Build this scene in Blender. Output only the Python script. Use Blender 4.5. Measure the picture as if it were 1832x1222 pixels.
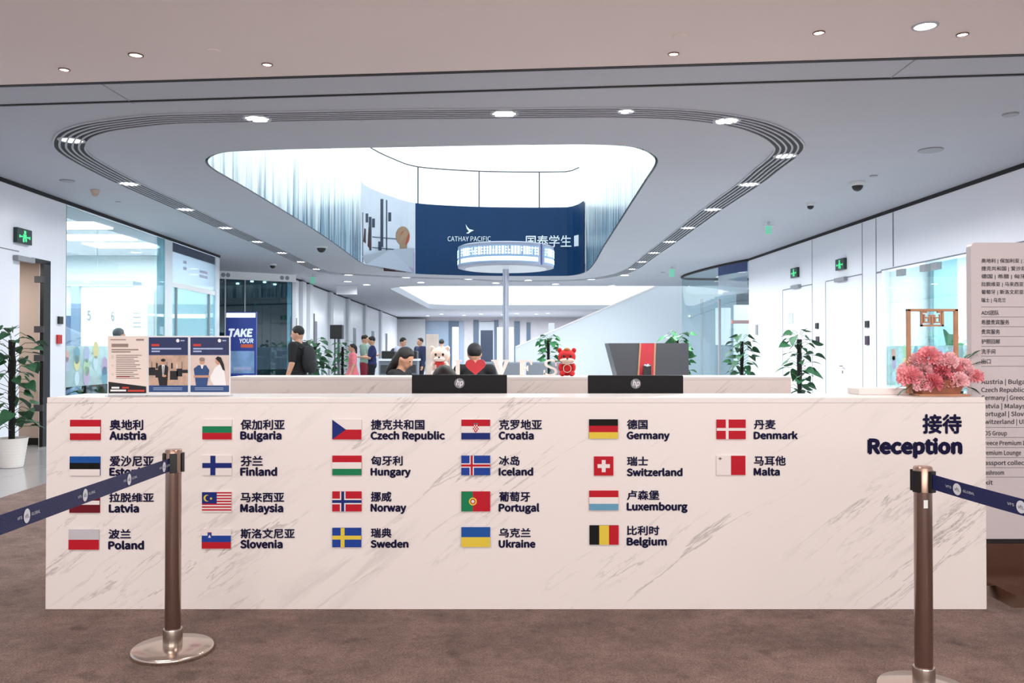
import bpy, math, random
from mathutils import Vector, Matrix, Euler
S = bpy.context.scene
for o in list(bpy.data.objects): bpy.data.objects.remove(o)
COL = S.collection
random.seed(7)
PI = math.pi

# ------------------------------------------------------------ camera
H, F, CX, CY = 1.35, 1500.0, 916.0, 611.0
TH = math.atan(16 / F)
cam = bpy.data.objects.new('camera', bpy.data.cameras.new('camera'))
COL.objects.link(cam); S.camera = cam
cam.location = (0, 0, H); cam.rotation_euler = (PI / 2 + TH, 0, 0)
cam.data.sensor_width = 36; cam.data.lens = 36 * F / 1832
cam.data.clip_end = 300

# ------------------------------------------------------------ world, big lights, exposure
w = bpy.data.worlds.new('sky'); S.world = w; w.use_nodes = True
bg = w.node_tree.nodes['Background']
bg.inputs[0].default_value = (0.86, 0.95, 1.0, 1); bg.inputs[1].default_value = 2.0
S.view_settings.view_transform = 'Standard'; S.view_settings.look = 'None'
S.view_settings.exposure = 0.0; S.view_settings.gamma = 1.0
S.cycles.use_denoising = True
S.cycles.max_bounces = 10; S.cycles.diffuse_bounces = 5; S.cycles.transparent_max_bounces = 16
S.cycles.sample_clamp_indirect = 6.0

def area(name, loc, rot, sx, sy, power, color, spread=180, cam_vis=None):
    l = bpy.data.lights.new(name, 'AREA'); l.shape = 'RECTANGLE'; l.size = sx; l.size_y = sy
    l.energy = power; l.color = color; l.spread = math.radians(spread)
    o = bpy.data.objects.new(name, l); COL.objects.link(o)
    o.location = loc; o.rotation_euler = rot
    return o
# added unseen fill behind the visitor: warm light sent forward to desk and ceiling
area('front_fill_light', (0.6, -6.8, 1.9), (math.radians(90), 0, 0), 11, 2.6, 470, (1.0, 0.975, 0.955))
# lobby ceiling lamps in front of the desk
area('lobby_lamp', (-2.2, 1.6, 3.5), (0, 0, 0), 1.6, 1.6, 75, (1.0, 0.95, 0.92))
area('lobby_lamp', (2.4, 1.6, 3.5), (0, 0, 0), 1.6, 1.6, 75, (1.0, 0.95, 0.92))
# cool office ceiling lights behind the glass on both sides
area('office_ceiling_light', (-9.2, 16.2, 3.5), (0, 0, 0), 4.0, 5.5, 520, (0.88, 0.97, 1.0))
area('office_ceiling_light', (8.6, 11.6, 3.0), (0, 0, 0), 3.0, 4.5, 420, (0.88, 0.97, 1.0))
area('office_ceiling_light', (7.4, 23.2, 3.4), (0, 0, 0), 2.5, 4.0, 200, (0.88, 0.97, 1.0))
area('shop_ceiling_light', (-8.2, 27.0, 3.4), (0, 0, 0), 3.0, 3.0, 60, (0.8, 0.95, 1.0))
area('hall_ceiling_light', (0.5, 51.0, 3.4), (0, 0, 0), 10.0, 6.0, 1300, (0.9, 0.96, 1.0))

# ------------------------------------------------------------ pixel -> world
def ray(px, py):
    rx, rz = (px - CX) / F, -(py - CY) / F
    return rx, math.cos(TH) - math.sin(TH) * rz, math.sin(TH) + math.cos(TH) * rz
def P(px, py, D):
    rx, ry, rz = ray(px, py); t = D / ry
    return Vector((rx * t, D, H + rz * t))
def B(px, py, z):
    rx, ry, rz = ray(px, py); t = (z - H) / rz
    return Vector((rx * t, ry * t, z))
CZ = 3.57
SL = -0.0327
XL, XR = -6.2, 6.39
def xw(x0, y): return x0 + SL * y

# ------------------------------------------------------------ materials
def lin(c):
    c = c / 255.0
    return c / 12.92 if c <= 0.04045 else ((c + 0.055) / 1.055) ** 2.4
def rgb(r, g, b): return (lin(r), lin(g), lin(b), 1)
MATS = {}
def mat(name, col, rough=0.5, metal=0.0, emit=0.0, spec=0.5, noise=None, bump=0.0, bscale=60, coat=0.0, alpha=1.0, emitcol=None):
    if name in MATS: return MATS[name]
    m = bpy.data.materials.new(name); m.use_nodes = True
    nt = m.node_tree; p = nt.nodes['Principled BSDF']
    c = rgb(*col)
    p.inputs['Base Color'].default_value = c
    p.inputs['Roughness'].default_value = rough; p.inputs['Metallic'].default_value = metal
    p.inputs['Specular IOR Level'].default_value = spec
    p.inputs['Coat Weight'].default_value = coat
    p.inputs['Alpha'].default_value = alpha
    if emit:
        p.inputs['Emission Color'].default_value = rgb(*(emitcol or col)); p.inputs['Emission Strength'].default_value = emit
    tc = nt.nodes.new('ShaderNodeTexCoord')
    if noise:                       # (scale, amount)
        n = nt.nodes.new('ShaderNodeTexNoise'); n.inputs['Scale'].default_value = noise[0]; n.inputs['Detail'].default_value = 5
        nt.links.new(tc.outputs['Object'], n.inputs['Vector'])
        mr = nt.nodes.new('ShaderNodeMapRange'); mr.inputs[1].default_value = 0.3; mr.inputs[2].default_value = 0.7
        mr.inputs[3].default_value = 1 - noise[1]; mr.inputs[4].default_value = 1 + noise[1]
        nt.links.new(n.outputs['Fac'], mr.inputs[0])
        mx = nt.nodes.new('ShaderNodeVectorMath'); mx.operation = 'SCALE'
        mx.inputs[0].default_value = c[:3]; nt.links.new(mr.outputs[0], mx.inputs['Scale'])
        nt.links.new(mx.outputs[0], p.inputs['Base Color'])
    if bump:
        n2 = nt.nodes.new('ShaderNodeTexNoise'); n2.inputs['Scale'].default_value = bscale; n2.inputs['Detail'].default_value = 4
        nt.links.new(tc.outputs['Object'], n2.inputs['Vector'])
        b = nt.nodes.new('ShaderNodeBump'); b.inputs['Strength'].default_value = bump; b.inputs['Distance'].default_value = 0.01
        nt.links.new(n2.outputs['Fac'], b.inputs['Height']); nt.links.new(b.outputs[0], p.inputs['Normal'])
    MATS[name] = m
    return m
def glass(name, tint=(242, 249, 250), refl=0.07, density=0.0, film=(235, 245, 248)):
    """thin architectural glass: clear with a fresnel reflection, density = share of milky film"""
    if name in MATS: return MATS[name]
    m = bpy.data.materials.new(name); m.use_nodes = True; nt = m.node_tree; nt.nodes.clear()
    out = nt.nodes.new('ShaderNodeOutputMaterial')
    tr = nt.nodes.new('ShaderNodeBsdfTransparent'); tr.inputs[0].default_value = rgb(*tint)
    gl = nt.nodes.new('ShaderNodeBsdfGlossy'); gl.inputs['Roughness'].default_value = 0.02
    lw = nt.nodes.new('ShaderNodeLayerWeight'); lw.inputs[0].default_value = 0.35
    mr = nt.nodes.new('ShaderNodeMapRange'); mr.inputs[3].default_value = refl * 0.5; mr.inputs[4].default_value = min(1, refl * 5)
    nt.links.new(lw.outputs['Fresnel'], mr.inputs[0])
    mix = nt.nodes.new('ShaderNodeMixShader'); nt.links.new(mr.outputs[0], mix.inputs[0])
    src = tr
    if density > 0:
        df = nt.nodes.new('ShaderNodeBsdfDiffuse'); df.inputs[0].default_value = rgb(*film)
        tl = nt.nodes.new('ShaderNodeBsdfTranslucent'); tl.inputs[0].default_value = rgb(*film)
        m0 = nt.nodes.new('ShaderNodeMixShader'); nt.links.new(df.outputs[0], m0.inputs[1]); nt.links.new(tl.outputs[0], m0.inputs[2])
        m1 = nt.nodes.new('ShaderNodeMixShader'); m1.inputs[0].default_value = density
        nt.links.new(tr.outputs[0], m1.inputs[1]); nt.links.new(m0.outputs[0], m1.inputs[2]); src = m1
    nt.links.new(src.outputs[0], mix.inputs[1]); nt.links.new(gl.outputs[0], mix.inputs[2])
    nt.links.new(mix.outputs[0], out.inputs[0])
    MATS[name] = m
    return m
def marble():
    m = bpy.data.materials.new('white_veined_marble'); m.use_nodes = True; nt = m.node_tree; p = nt.nodes['Principled BSDF']
    tc = nt.nodes.new('ShaderNodeTexCoord'); N = nt.nodes; L = nt.links
    mp = N.new('ShaderNodeMapping'); mp.vector_type = 'POINT'; mp.inputs['Rotation'].default_value = (0, math.radians(37), 0)
    L.new(tc.outputs['Object'], mp.inputs[0])
    def veins(scale, sx, sz, lo, w, seed, mlo, mhi):
        m2 = N.new('ShaderNodeMapping'); m2.inputs['Scale'].default_value = (sx, 1, sz); m2.inputs['Location'].default_value = (seed, seed * 2, seed)
        L.new(mp.outputs[0], m2.inputs[0])
        n = N.new('ShaderNodeTexNoise'); n.inputs['Scale'].default_value = scale; n.inputs['Detail'].default_value = 7; n.inputs['Roughness'].default_value = 0.62; n.inputs['Distortion'].default_value = 0.25
        L.new(m2.outputs[0], n.inputs['Vector'])
        s = N.new('ShaderNodeMath'); s.operation = 'SUBTRACT'; s.inputs[1].default_value = lo; L.new(n.outputs['Fac'], s.inputs[0])
        a = N.new('ShaderNodeMath'); a.operation = 'ABSOLUTE'; L.new(s.outputs[0], a.inputs[0])
        r = N.new('ShaderNodeMapRange'); r.inputs[1].default_value = 0; r.inputs[2].default_value = w; r.inputs[3].default_value = 1; r.inputs[4].default_value = 0
        L.new(a.outputs[0], r.inputs[0])
        k = N.new('ShaderNodeTexNoise'); k.inputs['Scale'].default_value = 1.5; k.inputs['Detail'].default_value = 3
        m3 = N.new('ShaderNodeMapping'); m3.inputs['Scale'].default_value = (0.8, 1, 2.0); m3.inputs['Location'].default_value = (seed * 3, 0, seed * 5)
        L.new(mp.outputs[0], m3.inputs[0]); L.new(m3.outputs[0], k.inputs['Vector'])
        r2 = N.new('ShaderNodeMapRange'); r2.inputs[1].default_value = mlo; r2.inputs[2].default_value = mhi
        L.new(k.outputs['Fac'], r2.inputs[0])
        mu = N.new('ShaderNodeMath'); mu.operation = 'MULTIPLY'; L.new(r.outputs[0], mu.inputs[0]); L.new(r2.outputs[0], mu.inputs[1])
        return mu
    v1 = veins(0.9, 0.42, 3.6, 0.5, 0.010, 3.1, 0.47, 0.66)
    v2 = veins(1.5, 0.5, 3.4, 0.47, 0.010, 8.7, 0.50, 0.68)
    v3 = veins(0.8, 0.4, 3.8, 0.55, 0.035, 5.3, 0.52, 0.75)
    ad = N.new('ShaderNodeMath'); ad.operation = 'ADD'; L.new(v1.outputs[0], ad.inputs[0]); L.new(v2.outputs[0], ad.inputs[1])
    h = N.new('ShaderNodeMath'); h.operation = 'MULTIPLY_ADD'; h.inputs[1].default_value = 0.55; L.new(v3.outputs[0], h.inputs[0]); L.new(ad.outputs[0], h.inputs[2])
    c = N.new('ShaderNodeMath'); c.operation = 'MULTIPLY'; c.use_clamp = True; c.inputs[1].default_value = 0.6; L.new(h.outputs[0], c.inputs[0])
    mx = N.new('ShaderNodeMix'); mx.data_type = 'RGBA'; mx.inputs[6].default_value = rgb(238, 231, 228); mx.inputs[7].default_value = rgb(150, 142, 142)
    L.new(c.outputs[0], mx.inputs[0]); L.new(mx.outputs[2], p.inputs['Base Color'])
    p.inputs['Roughness'].default_value = 0.28; p.inputs['Specular IOR Level'].default_value = 0.3
    return m
def carpet_mat():
    m = bpy.data.materials.new('brown_carpet'); m.use_nodes = True; nt = m.node_tree; p = nt.nodes['Principled BSDF']; N = nt.nodes; L = nt.links
    tc = N.new('ShaderNodeTexCoord')
    def noise(s, d, lo, hi):
        n = N.new('ShaderNodeTexNoise'); n.inputs['Scale'].default_value = s; n.inputs['Detail'].default_value = d; L.new(tc.outputs['Object'], n.inputs['Vector'])
        r = N.new('ShaderNodeMapRange'); r.inputs[1].default_value = 0.3; r.inputs[2].default_value = 0.7; r.inputs[3].default_value = lo; r.inputs[4].default_value = hi
        L.new(n.outputs['Fac'], r.inputs[0]); return r
    a = noise(3.0, 6, 0.72, 1.12); b = noise(160, 3, 0.6, 1.35); d = noise(14, 4, 0.85, 1.1)
    u = N.new('ShaderNodeMath'); u.operation = 'MULTIPLY'; L.new(a.outputs[0], u.inputs[0]); L.new(b.outputs[0], u.inputs[1])
    u2 = N.new('ShaderNodeMath'); u2.operation = 'MULTIPLY'; L.new(u.outputs[0], u2.inputs[0]); L.new(d.outputs[0], u2.inputs[1])
    # dark stains
    k = N.new('ShaderNodeTexNoise'); k.inputs['Scale'].default_value = 5; k.inputs['Detail'].default_value = 2; L.new(tc.outputs['Object'], k.inputs['Vector'])
    kr = N.new('ShaderNodeMapRange'); kr.inputs[1].default_value = 0.64; kr.inputs[2].default_value = 0.72; kr.inputs[3].default_value = 1; kr.inputs[4].default_value = 0.72
    L.new(k.outputs['Fac'], kr.inputs[0])
    u3 = N.new('ShaderNodeMath'); u3.operation = 'MULTIPLY'; L.new(u2.outputs[0], u3.inputs[0]); L.new(kr.outputs[0], u3.inputs[1])
    v = N.new('ShaderNodeVectorMath'); v.operation = 'SCALE'; v.inputs[0].default_value = rgb(140, 120, 113)[:3]; L.new(u3.outputs[0], v.inputs['Scale'])
    L.new(v.outputs[0], p.inputs['Base Color']); p.inputs['Roughness'].default_value = 0.95; p.inputs['Specular IOR Level'].default_value = 0.1
    bp = N.new('ShaderNodeBump'); bp.inputs['Strength'].default_value = 0.5; bp.inputs['Distance'].default_value = 0.01; L.new(b.outputs[0], bp.inputs['Height']); L.new(bp.outputs[0], p.inputs['Normal'])
    return m
def tile_mat():
    m = bpy.data.materials.new('polished_grey_tiles'); m.use_nodes = True; nt = m.node_tree; p = nt.nodes['Principled BSDF']; N = nt.nodes; L = nt.links
    tc = N.new('ShaderNodeTexCoord'); br = N.new('ShaderNodeTexBrick'); br.offset = 0; br.squash = 1
    br.inputs['Scale'].default_value = 1.0; br.inputs['Brick Width'].default_value = 0.9; br.inputs['Row Height'].default_value = 0.9; br.inputs['Mortar Size'].default_value = 0.004
    br.inputs['Color1'].default_value = rgb(172, 170, 170); br.inputs['Color2'].default_value = rgb(167, 166, 166); br.inputs['Mortar'].default_value = rgb(150, 150, 150)
    L.new(tc.outputs['Object'], br.inputs['Vector']); L.new(br.outputs['Color'], p.inputs['Base Color'])
    p.inputs['Roughness'].default_value = 0.12
    return m
def mural_mat():
    """city-skyline print: dark blue vertical streaks, daylight glare painted white over the upper part"""
    m = bpy.data.materials.new('city_mural_painted_glare'); m.use_nodes = True; nt = m.node_tree; p = nt.nodes['Principled BSDF']; N = nt.nodes; L = nt.links
    tc = N.new('ShaderNodeTexCoord'); sp = N.new('ShaderNodeSeparateXYZ'); L.new(tc.outputs['Object'], sp.inputs[0])
    mp = N.new('ShaderNodeMapping'); mp.inputs['Scale'].default_value = (1.2, 1.2, 0.06); L.new(tc.outputs['Object'], mp.inputs[0])
    n = N.new('ShaderNodeTexNoise'); n.inputs['Scale'].default_value = 3.2; n.inputs['Detail'].default_value = 6; n.inputs['Roughness'].default_value = 0.7; L.new(mp.outputs[0], n.inputs['Vector'])
    # streak height = noise -> compare with z; painted glare above it
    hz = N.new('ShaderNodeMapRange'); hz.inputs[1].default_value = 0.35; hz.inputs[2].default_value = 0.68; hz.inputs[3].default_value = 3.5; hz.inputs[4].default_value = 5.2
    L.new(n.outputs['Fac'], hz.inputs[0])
    sk = N.new('ShaderNodeMapRange'); sk.inputs[1].default_value = 10; sk.inputs[2].default_value = 21; sk.inputs[3].default_value = -0.9; sk.inputs[4].default_value = 0.5; L.new(sp.outputs['Y'], sk.inputs[0])  # painted glare reaches lower on the nearer walls
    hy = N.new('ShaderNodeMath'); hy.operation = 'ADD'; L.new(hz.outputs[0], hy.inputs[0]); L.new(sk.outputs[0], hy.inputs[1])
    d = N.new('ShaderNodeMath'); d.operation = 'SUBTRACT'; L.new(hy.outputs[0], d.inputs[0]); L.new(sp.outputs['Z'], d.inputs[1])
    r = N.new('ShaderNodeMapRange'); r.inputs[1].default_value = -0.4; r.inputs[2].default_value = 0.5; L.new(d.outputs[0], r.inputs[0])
    # tone of each building
    mp2 = N.new('ShaderNodeMapping'); mp2.inputs['Scale'].default_value = (3, 3, 0.02); L.new(tc.outputs['Object'], mp2.inputs[0])
    n2 = N.new('ShaderNodeTexNoise'); n2.inputs['Scale'].default_value = 4; n2.inputs['Detail'].default_value = 3; L.new(mp2.outputs[0], n2.inputs['Vector'])
    cr = N.new('ShaderNodeValToRGB'); e = cr.color_ramp.elements; e[0].position = 0.38; e[0].color = rgb(38, 62, 92); e[1].position = 0.6; e[1].color = rgb(170, 196, 208)
    k = e.new(0.48); k.color = rgb(86, 128, 150)
    L.new(n2.outputs['Fac'], cr.inputs[0])
    mx = N.new('ShaderNodeMix'); mx.data_type = 'RGBA'; mx.inputs[6].default_value = rgb(232, 243, 246)  # near-white tone stands in for glare on the glossy film
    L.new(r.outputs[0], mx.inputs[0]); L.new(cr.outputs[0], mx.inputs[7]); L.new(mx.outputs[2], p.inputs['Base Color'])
    p.inputs['Roughness'].default_value = 0.25
    return m

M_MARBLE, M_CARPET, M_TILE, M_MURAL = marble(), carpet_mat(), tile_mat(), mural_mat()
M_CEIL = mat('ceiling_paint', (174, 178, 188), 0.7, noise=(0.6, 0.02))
M_WALL = mat('white_wall_panel', (234, 236, 244), 0.25, noise=(0.8, 0.02))
M_WHITE = mat('white_paint', (240, 242, 244), 0.4)
M_BLACK = mat('black_metal', (18, 18, 20), 0.4)
M_GAP = mat('shadow_gap', (22, 22, 26), 0.7)
M_DKGREY = mat('dark_grey', (60, 62, 66), 0.5)
M_GREY = mat('mid_grey', (140, 144, 150), 0.5)
M_LGREY = mat('light_grey', (196, 200, 205), 0.4)
M_STEEL = mat('brushed_steel', (190, 178, 170), 0.22, 1.0)
M_CHROME = mat('chrome', (215, 215, 218), 0.12, 1.0)
M_REFLSTEEL = mat('steel_carpet_reflection', (150, 122, 108), 0.2, 1.0, noise=(6, 0.1))  # steel plinth with the brown carpet's reflection put into its colour
M_NAVY = mat('navy_belt', (16, 28, 84), 0.6, bump=0.3, bscale=300)
M_NAVYTXT = mat('navy_vinyl', (18, 16, 56), 0.6, spec=.15)
M_LAMP = mat('lamp_glow', (255, 252, 248), 0.5, emit=14)
M_GLASS = glass('clear_glass')
M_GLASSB = glass('blue_tinted_glass', (196, 222, 228), 0.10, 0.12, (190, 215, 222))
M_FROST = glass('frosted_glass', (225, 235, 240), 0.08, 0.55, (205, 216, 228))
M_GREENLIT = mat('green_lit', (60, 210, 130), 0.5, emit=.8)
M_SKIN = mat('skin', (205, 155, 128), 0.55)
M_HAIR = mat('black_hair', (20, 17, 17), 0.6)

# ------------------------------------------------------------ mesh builder
class MB:
    def __init__(s): s.v = []; s.f = []; s.m = []; s.cur = 0
    def mi(s, i): s.cur = i; return s
    def add(s, vs, fs):
        n = len(s.v); s.v += [Vector(v) for v in vs]
        for f in fs: s.f.append([n + i for i in f]); s.m.append(s.cur)
        return s
    def box(s, x0, x1, y0, y1, z0, z1):
        return s.add([(x0,y0,z0),(x1,y0,z0),(x1,y1,z0),(x0,y1,z0),(x0,y0,z1),(x1,y0,z1),(x1,y1,z1),(x0,y1,z1)],
                     [(0,3,2,1),(4,5,6,7),(0,1,5,4),(1,2,6,5),(2,3,7,6),(3,0,4,7)])
    def hexa(s, p):   # 8 points: bottom 4, top 4
        return s.add(p, [(0,3,2,1),(4,5,6,7),(0,1,5,4),(1,2,6,5),(2,3,7,6),(3,0,4,7)])
    def rings(s, rings, cap=True, closed=False):
        n = len(rings[0]); vs = [v for r in rings for v in r]; fs = []
        R = len(rings)
        for i in range(R if closed else R - 1):
            for j in range(n):
                a = i * n + j; b = i * n + (j + 1) % n; i2 = ((i + 1) % R) * n
                fs.append((a, b, i2 + (j + 1) % n, i2 + j))
        if cap and not closed: fs.append(tuple(range(n))[::-1]); fs.append(tuple((R - 1) * n + k for k in range(n)))
        return s.add(vs, fs)
    def tube(s, pts, r, n=10, cap=True, closed=False, squash=1.0):
        pts = [Vector(p) for p in pts]; rs = r if isinstance(r, (list, tuple)) else [r] * len(pts); rg = []
        up = None
        for i, p in enumerate(pts):
            if closed: t = pts[(i + 1) % len(pts)] - pts[i - 1]
            else: t = pts[min(i + 1, len(pts) - 1)] - pts[max(i - 1, 0)]
            t.normalize()
            if up is None: up = Vector((0, 0, 1)) if abs(t.z) < 0.9 else Vector((0, 1, 0))
            a = up - t * up.dot(t); a.normalize(); up = a; b = t.cross(a)
            rg.append([p + a * math.cos(k * 2 * PI / n) * rs[i] + b * math.sin(k * 2 * PI / n) * rs[i] * squash for k in range(n)])
        return s.rings(rg, cap, closed)
    def lathe(s, prof, c=(0, 0, 0), n=32, cap=True, axis='z'):
        c = Vector(c); rg = []
        for r, z in prof:
            ring = []
            for k in range(n):
                a = 2 * PI * k / n
                q = (r * math.cos(a), r * math.sin(a), z) if axis == 'z' else ((r * math.cos(a), z, r * math.sin(a)) if axis == 'y' else (z, r * math.cos(a), r * math.sin(a)))
                ring.append(c + Vector(q))
            rg.append(ring)
        return s.rings(rg, cap)
    def ell(s, c, r, n=16, m=10, rot=None):
        c = Vector(c); rg = []
        R = Euler(rot).to_matrix() if rot else Matrix.Identity(3)
        for i in range(1, m):
            ph = PI * i / m
            rg.append([c + R @ Vector((r[0] * math.sin(ph) * math.cos(2 * PI * k / n), r[1] * math.sin(ph) * math.sin(2 * PI * k / n), r[2] * math.cos(ph))) for k in range(n)])
        return s.rings(rg, True)
    def cap(s, a, ra, b, rb, n=12):     # capsule with two radii
        a, b = Vector(a), Vector(b); s.tube([a, b], [ra, rb], n); s.ell(a, (ra,) * 3, n, 8); return s.ell(b, (rb,) * 3, n, 8)
    def prism(s, pts, d):                # polygon (list of Vector) extruded by vector d
        pts = [Vector(p) for p in pts]; n = len(pts); d = Vector(d)
        return s.add(pts + [p + d for p in pts], [tuple(range(n)), tuple(range(n, 2 * n))[::-1]] + [(i, i + n, (i + 1) % n + n, (i + 1) % n) for i in range(n)])
    def flat(s, pts): return s.add(pts, [tuple(range(len(pts)))])
    def build(s, name, mats, parent=None, world=True, smooth=False, bevel=0, angle=0.7, fix=True):
        me = bpy.data.meshes.new(name); me.from_pydata([tuple(v) for v in s.v], [], s.f)
        mats = mats if isinstance(mats, (list, tuple)) else [mats]
        for m in mats: me.materials.append(m)
        for i, p in enumerate(me.polygons): p.material_index = s.m[i] if s.m[i] < len(mats) else 0
        me.update()
        if fix:
            import bmesh
            bm = bmesh.new(); bm.from_mesh(me); bmesh.ops.recalc_face_normals(bm, faces=bm.faces); bm.to_mesh(me); bm.free()
        if smooth:
            for p in me.polygons: p.use_smooth = True
            me.set_sharp_from_angle(angle=angle)
        o = bpy.data.objects.new(name, me); COL.objects.link(o)
        if bevel:
            b = o.modifiers.new('bevel', 'BEVEL'); b.width = bevel; b.segments = 2; b.limit_method = 'ANGLE'
        if parent is not None:
            o.parent = parent
            if world and parent.type == 'EMPTY': o.matrix_parent_inverse = parent.matrix_basis.inverted()
        return o
def tag(o, label=None, cat=None, group=None, kind=None):
    if label: o['label'] = label
    if cat: o['category'] = cat
    if group: o['group'] = group
    if kind: o['kind'] = kind
    return o
def thing(name, label, cat, loc=(0, 0, 0), rz=0, group=None):
    o = bpy.data.objects.new(name, None); COL.objects.link(o); o.empty_display_size = 0.1
    o.matrix_basis = Matrix.Translation(Vector(loc)) @ Matrix.Rotation(rz, 4, 'Z')
    return tag(o, label, cat, group)
def struct(mb, name, m, **k): return tag(mb.build(name, m, **k), kind='structure')
def copy_tree(o, parent=None):
    c = o.copy(); COL.objects.link(c)
    if parent is not None: c.parent = parent
    for ch in list(o.children): copy_tree(ch, c)
    return c
def place(o, loc, rz=0, sc=1.0):
    o.matrix_basis = Matrix.Translation(Vector(loc)) @ Matrix.Rotation(rz, 4, 'Z') @ Matrix.Scale(sc, 4); return o

# ------------------------------------------------------------ text
_tc = {}
try: FONT = bpy.data.fonts.load(bpy.utils.resource_path('LOCAL') + '/datafiles/fonts/Noto Sans CJK Regular.woff2')   # ships with Blender; else the built-in font
except Exception: FONT = None
def glyphs(body, bold=0.0):
    k = body
    if k in _tc: return _tc[k]
    c = bpy.data.curves.new('tmp', 'FONT'); c.body = body; c.resolution_u = 3
    if FONT and all(ord(ch) < 0x2000 for ch in body): c.font = FONT
    o = bpy.data.objects.new('tmp', c); COL.objects.link(o)
    dg = bpy.context.evaluated_depsgraph_get(); me = bpy.data.meshes.new_from_object(o.evaluated_get(dg))
    r = ([(v.co.x, v.co.y) for v in me.vertices], [tuple(p.vertices) for p in me.polygons])
    bpy.data.objects.remove(o); bpy.data.curves.remove(c); bpy.data.meshes.remove(me)
    _tc[k] = r; return r
def capheight():
    v, _ = glyphs('H'); return max(y for x, y in v)
def text_to(mb, body, fn, u0, u1, v0, v1, bold=0.0, mode='box', shear=0.0):
    """fit text in [u0,u1]x[v0(bottom),v1(top)]; mode 'cap': v0 is the baseline and v1 the cap line; fn(u,v)->3D"""
    vs, fs = glyphs(body, bold)
    if not vs: return mb
    x0, x1 = min(x for x, y in vs), max(x for x, y in vs)
    y0, y1 = (0, capheight()) if mode == 'cap' else (min(y for x, y in vs), max(y for x, y in vs))
    sx = (u1 - u0) / max(x1 - x0, 1e-6) if u1 is not None else (v1 - v0) / (y1 - y0)
    sy = (v1 - v0) / (y1 - y0)
    # bold: the outline printed several times with a small shift, each copy a hair further off the surface
    offs = [(0, 0)] + ([(bold * math.cos(a), bold * math.sin(a)) for a in (0, PI / 2, PI, 1.5 * PI, PI / 4, -PI / 4)] if bold else [])
    for k, (dx, dy) in enumerate(offs):
        lift = Vector((0, -.00015 * k, 0))
        mb.add([Vector(fn(u0 + (x - x0 + dx) * sx + shear * (y - y0) * sy, v0 + (y - y0 + dy) * sy)) + lift for x, y in vs], fs)
    return mb

# ============================================================ SETTING
def spline(pts, n=8, closed=True):
    out = []; N = len(pts)
    for i in range(N if closed else N - 1):
        p0, p1, p2, p3 = (pts[(i - 1) % N], pts[i], pts[(i + 1) % N], pts[(i + 2) % N]) if closed else (pts[max(i - 1, 0)], pts[i], pts[i + 1], pts[min(i + 2, N - 1)])
        for k in range(n):
            t = k / n
            out.append(0.5 * ((2 * p1) + (-p0 + p2) * t + (2 * p0 - 5 * p1 + 4 * p2 - p3) * t * t + (-p0 + 3 * p1 - 3 * p2 + p3) * t ** 3))
    if not closed: out.append(pts[-1].copy())
    return out
def on_ceiling(pix, z=CZ): return [B(a, b, z) for a, b in pix]
hole1 = spline(on_ceiling([(367,290),(374,280),(400,272),(460,268.5),(560,265.5),(700,263),(850,260),(1000,258),(1080,258.5),(1130,262),(1160,271),(1176,284),(1174,298),(1158,322),(1130,365),(1100,412),(1080,443),(1066,468),(1050,486),(1025,493),(992,494),(911,494),(830,493),(743,490),(700,484),(665,477),(645,470),(600,438),(560,411),(500,374),(440,338),(405,318),(378,302)]), 4)
def rrect(x0, x1, y0, y1, r, z, n=8, sk=0.0):
    pts = []
    for cx, cy, a0 in ((x1 - r, y1 - r, 0), (x0 + r, y1 - r, PI / 2), (x0 + r, y0 + r, PI), (x1 - r, y0 + r, 1.5 * PI)):
        for k in range(n + 1):
            a = a0 + k * PI / 2 / n; X = cx + r * math.cos(a); Y = cy + r * math.sin(a)
            pts.append(Vector((X + SL * (Y - y0) * sk, Y, z)))
    return pts
hole2 = rrect(-4.4, 8.6, 28.9, 45.5, 1.6, CZ)
def slab(name, outer, holes, z0, z1, m):
    cu = bpy.data.curves.new('tmp', 'CURVE'); cu.dimensions = '2D'; cu.fill_mode = 'BOTH'
    for loop in [outer] + holes:
        sp = cu.splines.new('POLY'); sp.points.add(len(loop) - 1); sp.use_cyclic_u = True
        for i, p in enumerate(loop): sp.points[i].co = (p[0], p[1], 0, 1)
    cu.extrude = (z1 - z0) / 2
    o = bpy.data.objects.new('tmp', cu); COL.objects.link(o)
    dg = bpy.context.evaluated_depsgraph_get(); me = bpy.data.meshes.new_from_object(o.evaluated_get(dg))
    bpy.data.objects.remove(o)
    for v in me.vertices: v.co.z += (z0 + z1) / 2
    me.materials.clear(); me.materials.append(m); me.name = name
    r = bpy.data.objects.new(name, me); COL.objects.link(r); return tag(r, kind='structure')
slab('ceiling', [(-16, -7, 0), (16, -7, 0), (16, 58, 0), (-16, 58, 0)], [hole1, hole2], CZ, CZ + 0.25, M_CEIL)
struct(MB().box(-16, 16, -7, 58, -0.1, 0), 'floor', M_TILE)
mb = MB(); mb.prism([(-4.65, -6.6, 0.001), (5.75, -6.6, 0.001), (5.75, 10.5, 0.001), (-4.72, 10.5, 0.001), (-4.72, 8.6, 0.001), (-4.64, 7.4, 0.001)], (0, 0, 0.007))
tag(mb.build('carpet', M_CARPET), 'brown mottled short-pile carpet laid in front of and around the marble desk', 'carpet')
p, q = B(0, 152, CZ), B(1832, 96, CZ); d = (q - p) / (q.x - p.x); g = lambda x: p + d * (x - p.x)
struct(MB().prism([Vector((-6.9, -6.9, CZ)), Vector((7.2, -6.9, CZ)), g(7.2), g(-6.9)], (0, 0, -.005)), 'ceiling_front', mat('front_ceiling_paint', (224, 212, 208), .7, noise=(.6, .02)))
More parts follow.
